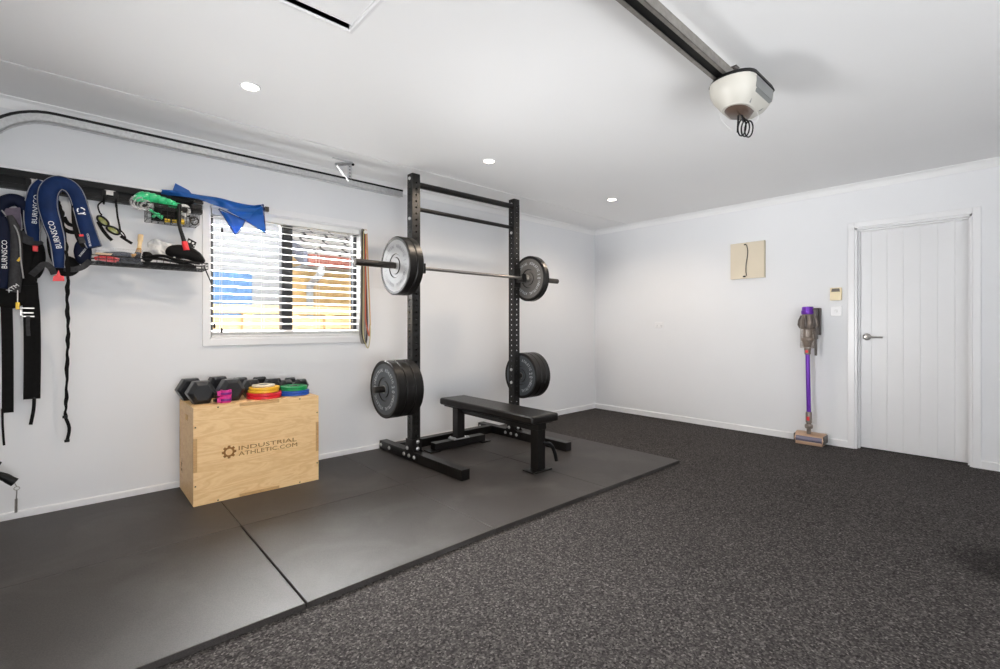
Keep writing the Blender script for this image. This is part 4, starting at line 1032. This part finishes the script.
def bagf(u, v):
    x = .362+.105*u; z = 1.540+.125*v*(1-.25*abs(u-.45)*2); b = .020*math.sin(u*7+v*3)+.014*math.sin(v*9+u*5)
    return (x+.035*v*(u-.3), 3.655-.030*math.sin(math.pi*u)+b*.5, z+.01*math.sin(u*9))
tag(MB().grid(bagf, 14, 14, .002).build('hazy_plastic_bag', M['hazy']), 'crumpled hazy white plastic bag standing in the middle of the wire tray', 'plastic bag')
m = MB()
P = smooth_path([(.459, 3.62, 1.560), (.475, 3.615, 1.585), (.510, 3.612, 1.592), (.560, 3.612, 1.590), (.610, 3.612, 1.565), (.648, 3.615, 1.535)], 6)
m.tube(P, lerp_list([.016, .040, .046, .044, .036, .014], 6), 16, flat=1.0)
bg_ = tag(m.build('drawstring_pouch', M['web']), 'bulging black pouch on the window end of the wire tray', 'pouch')
m = MB(); m.prism([(.552, 1.640), (.566, 1.692), (.612, 1.668), (.600, 1.630)], lambda a, b, t: (a, t, b), 3.640, 3.646)
fo = m.build('fin_buckle', M['blackflat']); tag(fo, 'black perforated buckle plate standing behind the pouch and red banded tube', 'buckle')
m = MB()
for a, b, r0 in ((.572, 1.668, .008), (.592, 1.660, .007), (.598, 1.644, .005)): m.lathe([(0, .001), (r0, .001), (r0, 0), (0, 0)], (a, 3.6395, b), (0, -1, 0), 14)
m.build('hole', M['cord'], fo)
sn = thing('snorkel_tube', 'black snorkel tube with a red band dropping from the deep basket to the pouch', 'snorkel', (.52, 3.60, 1.60))
m = MB(); m.tube(smooth_path([(.513, 3.605, 1.895), (.508, 3.598, 1.822), (.511, 3.592, 1.753), (.526, 3.585, 1.690), (.536, 3.58, 1.650)], 6), lerp_list([.012, .014, .010, .012, .014], 6), 12); m.build('tube', M['blackflat'], sn)
m = MB(); m.tube([(.535, 3.580, 1.655), (.546, 3.572, 1.600)], [.016, .018], 14); m.build('red_band', M['redp'], sn)
m = MB(); m.tube(smooth_path([(.34, 3.60, 1.54), (.42, 3.59, 1.555), (.50, 3.585, 1.535), (.62, 3.59, 1.525)], 6), .013, 8, flat=.7); m.tube(smooth_path([(.335, 3.63, 1.57), (.36, 3.61, 1.545), (.45, 3.60, 1.53), (.58, 3.60, 1.51)], 6), .012, 8, flat=.7); m.ball((.35, 3.63, 1.545), .03, 1, .8, 1.1)
tag(m.build('strap_bundle', M['web']), 'tangle of black straps lying along the floor of the wire tray', 'strap')
m = MB(); m.tube([(.640, 3.575, 1.512), (.690, 3.572, 1.380)], .004, 6); m.ball((.690, 3.572, 1.378), .007)
tag(m.build('thin_rod', M['blackflat']), 'thin black rod poking down from the window end of the wire tray', 'rod')

# blue flag on a pole
fl = thing('boat_flag', 'bright blue flag on a black pole draped over the corner of the window', 'flag', (.75, 3.71, 1.98))
MB().cyl((.48, 3.745, 1.982), (1.085, 3.745, 1.982), .013, seg=12).build('pole', M['blackflat'], fl)
MB().box(1.058, 1.086, 3.728, 3.762, 1.964, 2.000, .003).build('pole_cap', M['dsteel'], fl)
def flagA(u, v):      # long fold along the pole: top edge -> lower edge
    x = .430+.604*u
    zt = 1.998+.008*math.sin(u*5); zb = (1.975 if u < .35 else 1.975-(u-.35)/.65*.09)
    y = 3.722-.022*math.sin(math.pi*v)-.012*math.sin(u*14+v*4)
    return (x, y, zt+(zb-zt)*v)
fa = MB().grid(flagA, 36, 8, .002).build('folded_cloth', M['flag'], fl, ang=80)
def tri(m, A, B, Cc, y, n=10, amp=.010):
    def fn(u, v):
        p = Vector(A)*(1-u)+ (Vector(B)*(1-v)+Vector(Cc)*v)*u
        return (p[0], y-amp*math.sin(u*5+v*4)-.012*u, p[1])
    return m.grid(fn, n, n, .002)
m = MB(); tri(m, (1.034, 2.005), (.80, 1.925), (.915, 1.862), 3.700)
fb = m.build('cloth_panel', M['flag'], fl, ang=80)
m = MB(); tri(m, (1.034, 2.000), (.906, 1.870), (1.048, 1.793), 3.700); m.build('cloth_tail', M['flag'], fl, ang=80)
m = MB(); tri(m, (.752, 1.925), (.857, 1.753), (.925, 1.872), 3.716); m.build('cloth_tail', M['flag'], fl, ang=80)
m = MB(); m.tube([(.752, 3.704, 1.925), (.857, 3.690, 1.753)], .0035, 5); m.tube([(.857, 3.690, 1.753), (.890, 3.690, 1.80), (.915, 3.69, 1.862)], .002, 5); m.tube([(.752, 3.700, 1.927), (.906, 3.683, 1.870), (1.048, 3.683, 1.793)], .0035, 5); m.tube([(1.048, 3.683, 1.793), (1.034, 3.690, 2.003)], .004, 5); m.build('hem', M['hem'], fl)
m = MB(); m.prism([(.494, 2.010), (.510, 2.062), (.585, 2.030), (.60, 2.012)], lambda a, b, t: (a, t, b), 3.745, 3.751); m.build('folded_corner', M['flag'], fl)

# resistance bands hanging on a knob by the window
kn = MB(); kn.lathe([(0, 0), (.010, 0), (.010, .045), (.016, .048), (.016, .056), (0, .058)], (1.874, YW-.012, 1.925), (0, -1, 0), 16); tag(kn.build('wall_knob', M['trim']), 'small white knob at the top corner of the window trim holding bands', 'hook')
def band(mt, y, w, dx, low, wid, label, top=1.932, xo=0.):
    pts = [(1.868-w*.5, y, top-.05), (1.868-w*.35, y, top-.008), (1.868, y, top+.012), (1.868+w*.35, y, top-.008), (1.868+w*.5, y, top-.05), (1.872+w*.62+dx*.4, y, 1.55), (1.874+w*.8+dx, y, 1.15), (1.872+w*.9+dx, y, low+.10), (1.872+dx+w*.5, y, low+.02), (1.872+dx, y, low), (1.868-w*.5+dx, y, low+.03), (1.862-w*.8+dx*.5, y, low+.12), (1.866-w*.6, y, 1.25), (1.868-w*.55, y, 1.60)]
    pts = [(x+xo, yy, z) for x, yy, z in pts]
    m = MB(); m.tube(smooth_path(pts, 5, True), wid, 8, closed=True, flat=.16, up=(0, 1, 0))
    tag(m.build('resistance_band', M[mt]), label, 'resistance band', 'resistance bands by the window')
band('band_g', YW-.022, .012, -.006, .975, .0165, 'wide grey resistance band against the window trim')
band('band_k', YW-.036, .020, .010, .965, .0085, 'black resistance band hanging by the window between grey and orange ones')
band('band_o', YW-.050, .010, .022, 1.03, .0065, 'thin orange resistance band hanging by the window', xo=.018)
band('band_c', YW-.062, .026, .020, .925, .0045, 'thin olive cream resistance band hanging lowest by the window')

# scooter handle by the garage door
hs = thing('scooter_handlebar', 'black handlebar grip with a key ring low by the garage door', 'scooter', (-.40, 3.60, 0))
m = MB(); m.tube(smooth_path([(-.40, 3.60, .345), (-.30, 3.60, .338), (-.262, 3.60, .318), (-.240, 3.60, .296), (-.222, 3.60, .280)], 5), lerp_list([.014, .016, .020, .021, .022], 5), 14); m.build('grip', M['blackflat'], hs)
MB().cyl((-.40, 3.60, .36), (-.40, 3.60, .02), .016, seg=14).build('stem', M['black'], hs)
MB().box(-.47, -.33, 3.568, 3.68, 0, .03, .008).build('base', M['black'], hs)
m = MB(); m.tube(smooth_path([(-.40, 3.585, .40), (-.30, 3.585, .400), (-.272, 3.585, .392)], 4), .010, 8); m.build('brake_lever', M['blackflat'], hs)
m = MB(); m.tube([(-.214+.011*math.cos(t), 3.585, .250+.009*math.sin(t)) for t in [2*math.pi*i/16 for i in range(16)]], .002, 5, closed=True); m.cyl((-.214, 3.585, .242), (-.216, 3.585, .19), .003, seg=6); m.cyl((-.216, 3.585, .195), (-.217, 3.585, .122), .006, seg=8)
m.cyl((-.222, 3.60, .275), (-.214, 3.585, .258), .002, seg=5); m.build('key_ring', M['steel'], hs)

# ------------------------------------------------------------------ garage door track on the window wall
tk = thing('door_track', 'galvanised overhead door track curving down beside the ceiling along the window wall', 'track', (.9, 3.50, 2.24))
path = []
R0 = .31; xc, zt = -.06, 2.257
path.append(Vector((xc-R0, 0, .02))); path.append(Vector((xc-R0, 0, zt-R0)))
for k in range(1, 15):
    a = math.pi-math.pi/2*k/14; path.append(Vector((xc+R0*math.cos(a), 0, zt-R0+R0*math.sin(a))))
path.append(Vector((2.080, 0, zt)))
YT = 3.500
def track_ring(i, prof):
    d = (path[min(i+1, len(path)-1)]-path[max(i-1, 0)]).normalized(); nrm = Vector((-d.z, 0, d.x))
    return [path[i]+nrm*a+Vector((0, YT+b, 0)) for a, b in prof]
prof = [(0, .0), (0, .055), (-.004, .055), (-.004, .004), (-.036, .004), (-.036, .055), (-.040, .055), (-.040, 0)]
m = MB(); m.loft([track_ring(i, prof) for i in range(len(path))]); m.build('channel', M['galv'], tk, ang=25)
m = MB(); m.loft([track_ring(i, [(0, -.006), (.013, -.006), (.013, .05), (0, .05)]) for i in range(1, len(path))]); m.build('lip_shade', M['blackflat'], tk, ang=25)  # black strip put in for the shade of the open top lip
m = MB(); m.loft([track_ring(i, [(-.038, -.003), (-.047, -.009), (-.049, -.007), (-.040, 0)]) for i in range(1, len(path))]); m.build('bottom_lip', M['galv'], tk, ang=25)
m = MB()
m.box(1.590, 1.624, YT-.006, YT-.003, 2.228, ZC-.004); m.box(1.590, 1.624, YT-.006, YT+.03, ZC-.008, ZC-.003)
m.tube([(1.600, YT-.002, 2.245), (1.500, YT-.002, 2.352)], .011, 4); m.tube([(1.492, YT-.002, 2.350), (1.610, YT-.002, ZC-.012)], .014, 4)
m.box(1.47, 1.63, YT-.012, YT+.012, ZC-.004, ZC)
hb = m.build('hanger_bracket', M['galv'], tk, smooth=False)
m = MB()
for k in range(4): m.lathe([(0, .001), (.005, .001), (.005, 0), (0, 0)], (1.607, YT-.006, 2.285+k*.025), (0, -1, 0), 8)
m.lathe([(0, .012), (.010, .01), (.010, 0), (0, 0)], (1.630, YT-.006, ZC-.02), (0, -1, 0), 8); m.build('bolt', M['black_hole'], hb)

# ------------------------------------------------------------------ garage door opener on the ceiling
op = thing('garage_door_opener', 'white garage door opener on a long steel ceiling rail', 'garage door opener', (2.40, .89, 2.14))
YO = .93
m = MB()
m.box(XN, 2.38, YO-.035, YO-.031, 2.290, 2.335); m.box(XN, 2.38, YO+.031, YO+.035, 2.290, 2.335); m.box(XN, 2.38, YO-.035, YO+.035, 2.332, 2.336)
m.box(XN, 2.38, YO-.035, YO-.018, 2.290, 2.293); m.box(XN, 2.38, YO+.018, YO+.035, 2.290, 2.293)
rail = m.build('rail', M['rail'], op, smooth=False)
MB().box(XN, 2.37, YO-.020, YO+.020, 2.296, 2.318).build('drive_belt', M['blackflat'], rail, smooth=False)
def oring(z, gx0, gx1, gy0, gy1, n=12):
    pts = []; cy = (gy0+gy1)/2; hw = (gy1-gy0)/2; bulge = .075
    for k in range(n+1):
        t = math.pi*k/n; pts.append(Vector((gx0+bulge*(1-math.sin(t)), cy+hw*math.cos(t), z)))
    ch = .07
    pts += [Vector((gx1-ch, gy0, z)), Vector((gx1, gy0+ch*.7, z)), Vector((gx1, gy1-ch*.7, z)), Vector((gx1-ch, gy1, z))]
    return pts
OX0, OX1, OY0, OY1 = 2.215, 2.590, .785, .990
MB().loft([oring(2.288, OX0+.02, OX1-.004, OY0+.004, OY1-.004), oring(2.262, OX0+.006, OX1+.004, OY0-.006, OY1+.006)]).build('top_plate', M['blackflat'], op, ang=40)
MB().loft([oring(2.263, OX0, OX1, OY0, OY1), oring(2.235, OX0, OX1, OY0, OY1), oring(2.210, OX0+.006, OX1-.004, OY0+.003, OY1-.003), oring(2.185, OX0+.020, OX1-.03, OY0+.012, OY1-.012), oring(2.145, OX0+.050, OX1-.095, OY0+.040, OY1-.040)]).build('cover', M['op_w'], op, ang=45)
MB().loft([oring(2.147, OX0+.058, OX1-.105, OY0+.048, OY1-.048), oring(2.130, OX0+.085, OX1-.125, OY0+.060, OY1-.060)]).build('light_lens', M['op_l'], op, ang=45)
m = MB(); m.loft([[Vector(q) for q in ((2.300, OY0-.003, 2.258), (2.515, OY0-.003, 2.258), (2.505, OY0+.001, 2.208), (2.300, OY0+.001, 2.208))], [Vector(q) for q in ((2.300, OY0+.02, 2.258), (2.515, OY0+.02, 2.258), (2.505, OY0+.02, 2.208), (2.300, OY0+.02, 2.208))]]); m.build('side_panel', M['op_g'], op, smooth=False)
m = MB(); m.loft([[Vector(q) for q in ((2.310, OY0+.0005, 2.205), (2.505, OY0+.0005, 2.205), (2.450, OY0+.036, 2.152), (2.315, OY0+.036, 2.152))], [Vector(q) for q in ((2.310, OY0+.03, 2.205), (2.505, OY0+.03, 2.205), (2.450, OY0+.06, 2.155), (2.315, OY0+.06, 2.155))]]); m.build('side_panel', M['op_g'], op, smooth=False)
m = MB()
for k in range(3):
    c0 = Vector((2.385+.010*k, .880-.012*k, 2.072-.004*k)); m.tube([c0+Vector((.016*math.sin(t), .018*math.cos(t)+.010*math.sin(t), .044*math.sin(t)-.010*math.cos(t))) for t in [2*math.pi*i/20 for i in range(20)]], .0034, 6, closed=True)
m.cyl((2.37, .890, 2.140), (2.372, .895, 2.05), .0045, seg=8); m.cyl((2.378, .880, 2.140), (2.392, .876, 2.10), .0045, seg=8); m.build('coiled_cable', M['blackflat'], op)
m = MB(); m.tube(smooth_path([(2.31, .955, 2.150), (2.33, .95, 2.110), (2.36, .92, 2.065)], 5), .0010, 5); m.tube(smooth_path([(2.44, .83, 2.150), (2.45, .83, 2.115), (2.41, .855, 2.085)], 5), .0010, 5); m.build('thin_wire', M['cord'], op)
m = MB(); m.box(2.425, 2.435, .930, .940, 2.288, ZC); m.box(2.41, 2.45, .915, .955, ZC-.004, ZC); m.build('ceiling_strap', M['dsteel'], op, smooth=False)
m = MB(); m.box(.40, .415, YO-.008, YO+.008, 2.335, ZC); m.build('rail_hanger', M['galv'], op, smooth=False)

# attic hatch
hh = thing('ceiling_hatch', 'square white access hatch with a thin raised frame set in the ceiling', 'hatch', ((HX0+HX1)/2, (HY0+HY1)/2, ZC))
m = MB(); fwp = [(0, 0), (.004, -.008), (.030, -.004), (.034, 0)]
ring = lambda o_, zz: [Vector((HX0-o_, HY0-o_, zz)), Vector((HX1+o_, HY0-o_, zz)), Vector((HX1+o_, HY1+o_, zz)), Vector((HX0-o_, HY1+o_, zz))]
m.loft([ring(0, ZC+.06), ring(0, ZC-.004), ring(.006, ZC-.009), ring(.020, ZC-.006), ring(.024, ZC)], False, False); m.build('hatch_frame', M['trim'], hh, smooth=False)
MB().box(HX0+.004, HX1-.001, HY0+.002, HY1-.026, ZC+.004, ZC+.016).build('hatch_panel', M['trim'], hh, smooth=False)
struct(MB().box(HX0-.05, HX1+.05, HY0-.05, HY1+.05, ZC+.10, ZC+.12).build('trim_7', M['black_hole'], smooth=False))

# ------------------------------------------------------------------ recessed downlights
DL = [((.708, 2.757), 'round recessed ceiling light between the hatch and the garage door track'), ((2.401, 2.752), 'round recessed ceiling light in front of the squat rack'), ((4.057, 2.748), 'round recessed ceiling light towards the far corner of the room')]
def downlight(loc, label):
    o = thing('downlight', label, 'downlight', (loc[0], loc[1], ZC), 0, 'recessed ceiling lights')
    MB().lathe([(.040, 0), (.052, 0), (.052, -.003), (.047, -.006), (.042, -.005), (.040, -.002)], (loc[0], loc[1], ZC), seg=40, closed=True).build('bezel', M['trim'], o)
    MB().lathe([(0, -.003), (.041, -.0025), (.041, 0), (0, 0)], (loc[0], loc[1], ZC), seg=40).build('diffuser', M['lampglow'], o)
    l = lamp('downlight_lamp', 'SPOT', 46, (1, .82, .64), (loc[0], loc[1], ZC-.012), spot_size=R(158), spot_blend=.6, shadow_soft_size=.05)
    return o
for loc, lb in DL: downlight(loc, lb)

# ------------------------------------------------------------------ far wall fittings
cp = thing('wall_panel', 'square cream enamel cover mounted on the far wall with a loose cord', 'panel', (XF, 1.88, 1.80))
MB().box(XF-.030, XF, 1.715, 2.045, 1.612, 1.990, .004).build('cover', M['cream'], cp)
MB().box(XF-.032, XF, 1.708, 1.7155, 1.610, 1.992, .002).build('side_edge', M['cream_s'], cp)
m = MB(); m.tube(smooth_path([(XF-.034, 1.880, 1.965), (XF-.036, 1.868, 1.90), (XF-.036, 1.872, 1.84), (XF-.036, 1.884, 1.76), (XF-.036, 1.886, 1.69), (XF-.034, 1.880, 1.640)], 6), .0045, 8); m.build('cord', M['dsteel'], cp)
m = MB(); m.box(XF-.040, XF-.028, 1.885, 1.905, 1.962, 1.974, .002); m.box(XF-.040, XF-.028, 1.890, 1.915, 1.628, 1.642, .002); m.build('latch', M['black_hole'], cp)
tp = thing('thermostat', 'small cream keypad with a dark display high beside the door frame', 'keypad', (XF, 1.107, 1.41))
MB().box(XF-.024, XF, 1.062, 1.152, 1.352, 1.470, .005).build('case', M['cream_p'], tp)
MB().prism([(1.142, 1.432), (1.136, 1.462), (1.078, 1.462), (1.072, 1.432)], lambda a, b, t: (t, a, b), XF-.0255, XF-.02).build('display', M['dkdisp'], tp)
sw = thing('light_switch', 'white light switch plate below the cream keypad', 'switch', (XF, 1.10, 1.26))
MB().box(XF-.009, XF, 1.062, 1.150, 1.208, 1.300, .004).build('plate', M['sw'], sw)
MB().box(XF-.013, XF-.008, 1.095, 1.118, 1.240, 1.268, .003, rot=Matrix.Rotation(R(5), 4, 'Y')).build('rocker', M['sw'], sw)
ot = thing('power_outlet', 'white double power outlet alone on the far wall near the corner', 'outlet', (XF, 2.884, 1.125))
MB().box(XF-.009, XF, 2.826, 2.942, 1.090, 1.160, .004).build('plate', M['sw'], ot)
for y in (2.855, 2.913):
    MB().box(XF-.012, XF-.008, y-.009, y+.009, 1.138, 1.152, .002).build('rocker', M['sw'], ot)
    m = MB()
    for dy, a in ((-.007, 25), (.007, -25)): m.box(XF-.0095, XF-.008, y+dy-.0012, y+dy+.0012, 1.112, 1.121, rot=Matrix.Rotation(R(a), 4, 'X'))
    m.box(XF-.0095, XF-.008, y-.0012, y+.0012, 1.099, 1.107); m.build('socket_slot', M['black_hole'], ot, smooth=False)

# stick vacuum on its dock
dk = thing('vacuum_dock', 'dark wall bracket behind the purple stick vacuum', 'bracket', (XF, 1.255, 1.2))
MB().box(XF-.050, XF, 1.222, 1.286, 1.030, 1.285, .006).build('dock_body', M['vac_d'], dk)
MB().box(XF-.066, XF-.050, 1.230, 1.270, 1.05, 1.10, .006).build('cradle', M['vac_d'], dk)
vc = thing('stick_vacuum', 'upright cordless vacuum with a purple wand hung on the wall beside the door', 'vacuum cleaner', (5.150, 1.305, 0))
VX, VY = 5.140, 1.308
MB().lathe([(0, 1.296), (.040, 1.296), (.046, 1.291), (.047, 1.262), (.052, 1.258), (.052, 1.230), (.046, 1.224), (0, 1.222)], (VX, VY, 0), seg=32).build('filter_cap', M['vac_p'], vc)
m = MB(); m.lathe([(.044, 1.226), (.050, 1.210), (.054, 1.180), (.064, 1.165), (.070, 1.145), (.070, 1.110), (.062, 1.092), (.054, 1.085)], (VX, VY, 0), seg=32); cy = m.build('cyclone_body', M['vac_g'], vc)
for k in range(12):
    a = 2*math.pi*k/12; c_, s_ = math.cos(a), math.sin(a)
    MB().tube([(VX+.050*c_, VY+.050*s_, 1.212), (VX+.066*c_, VY+.066*s_, 1.165), (VX+.069*c_, VY+.069*s_, 1.125), (VX+.060*c_, VY+.060*s_, 1.095)], [.009, .014, .015, .009], 10).build('cyclone_cone', M['vac_g'] if k % 2 else M['vac_d'], cy)
MB().lathe([(.060, 1.090), (.062, .920), (.059, .908), (0, .905)], (VX, VY, 0), seg=32).build('clear_bin', M['vac_b'], vc)
MB().lathe([(.034, 1.090), (.036, 1.010), (.052, 1.000), (.054, .985), (.038, .955), (.030, .912), (0, .912)], (VX, VY, 0), seg=28).build('inner_shroud', M['vac_g'], vc)
MB().lathe([(.0, .908), (.027, .906), (.029, .890), (.025, .882), (.025, .850), (.021, .845), (0, .845)], (VX, VY, 0), seg=24).build('neck', M['vac_g'], vc)
MB().box(VX-.031, VX-.021, VY-.012, VY+.012, .862, .888, .003).build('release_button', M['redp'], vc)
m = MB(); m.box(VX-.01, VX+.040, VY-.075, VY-.036, 1.205, 1.275, .010); m.box(VX-.010, VX+.035, VY-.080, VY-.050, .99, 1.07, .008)
m.tube(smooth_path([(VX+.01, VY-.045, 1.245), (VX+.01, VY-.066, 1.20), (VX+.01, VY-.072, 1.11), (VX+.005, VY-.070, 1.03)], 5), .015, 12); hd = m.build('handle', M['vac_d'], vc)
MB().cyl((VX+.0, VY-.066, 1.06), (VX-.005, VY-.068, .838), .011, seg=12).build('crevice_tool', M['vac_d'], vc)
MB().tube([(VX, VY, .850), (VX, VY-.010, .300)], .0185, 20).build('wand', M['vac_p'], vc)
m = MB(); m.lathe([(.0, .305), (.022, .305), (.026, .295), (.026, .205), (.020, .200), (.020, .190), (.030, .185), (.034, .170), (.030, .150), (.018, .145), (.018, .07), (0, .07)], (VX, VY-.010, 0), seg=24); m.build('wand_connector', M['vac_g'], vc)
MB().box(VX-.030, VX-.022, VY-.022, VY+.002, .225, .262, .003).build('release_button', M['redp'], vc)
hd_ = MB(); hy0_, hy1_ = VY-.138, VY+.098
hd_.prism([(5.095, .032), (5.088, .052), (5.100, .084), (5.130, .100), (5.170, .110), (5.212, .106), (5.222, .056), (5.212, .028)], lambda a, b, t: (a, t, b), hy0_, hy1_)
hd0 = hd_.build('cleaner_head', M['vac_n'], vc, ang=50)
m = MB(); m.prism([(5.093, .030), (5.084, .050), (5.096, .078), (5.104, .078), (5.102, .030)], lambda a, b, t: (a, t, b), hy0_+.012, hy1_-.012); m.build('roller_window', M['vac_t'], hd0)
m = MB()
for y in (hy0_, hy1_): m.box(5.090, 5.222, y-.006, y+.006, .022, .096, .006)
m.build('end_cap', M['vac_d'], hd0)
MB().box(5.090, 5.20, hy0_+.01, hy1_-.01, .0005, .030, .003).build('skirt', M['vac_n'], hd0)
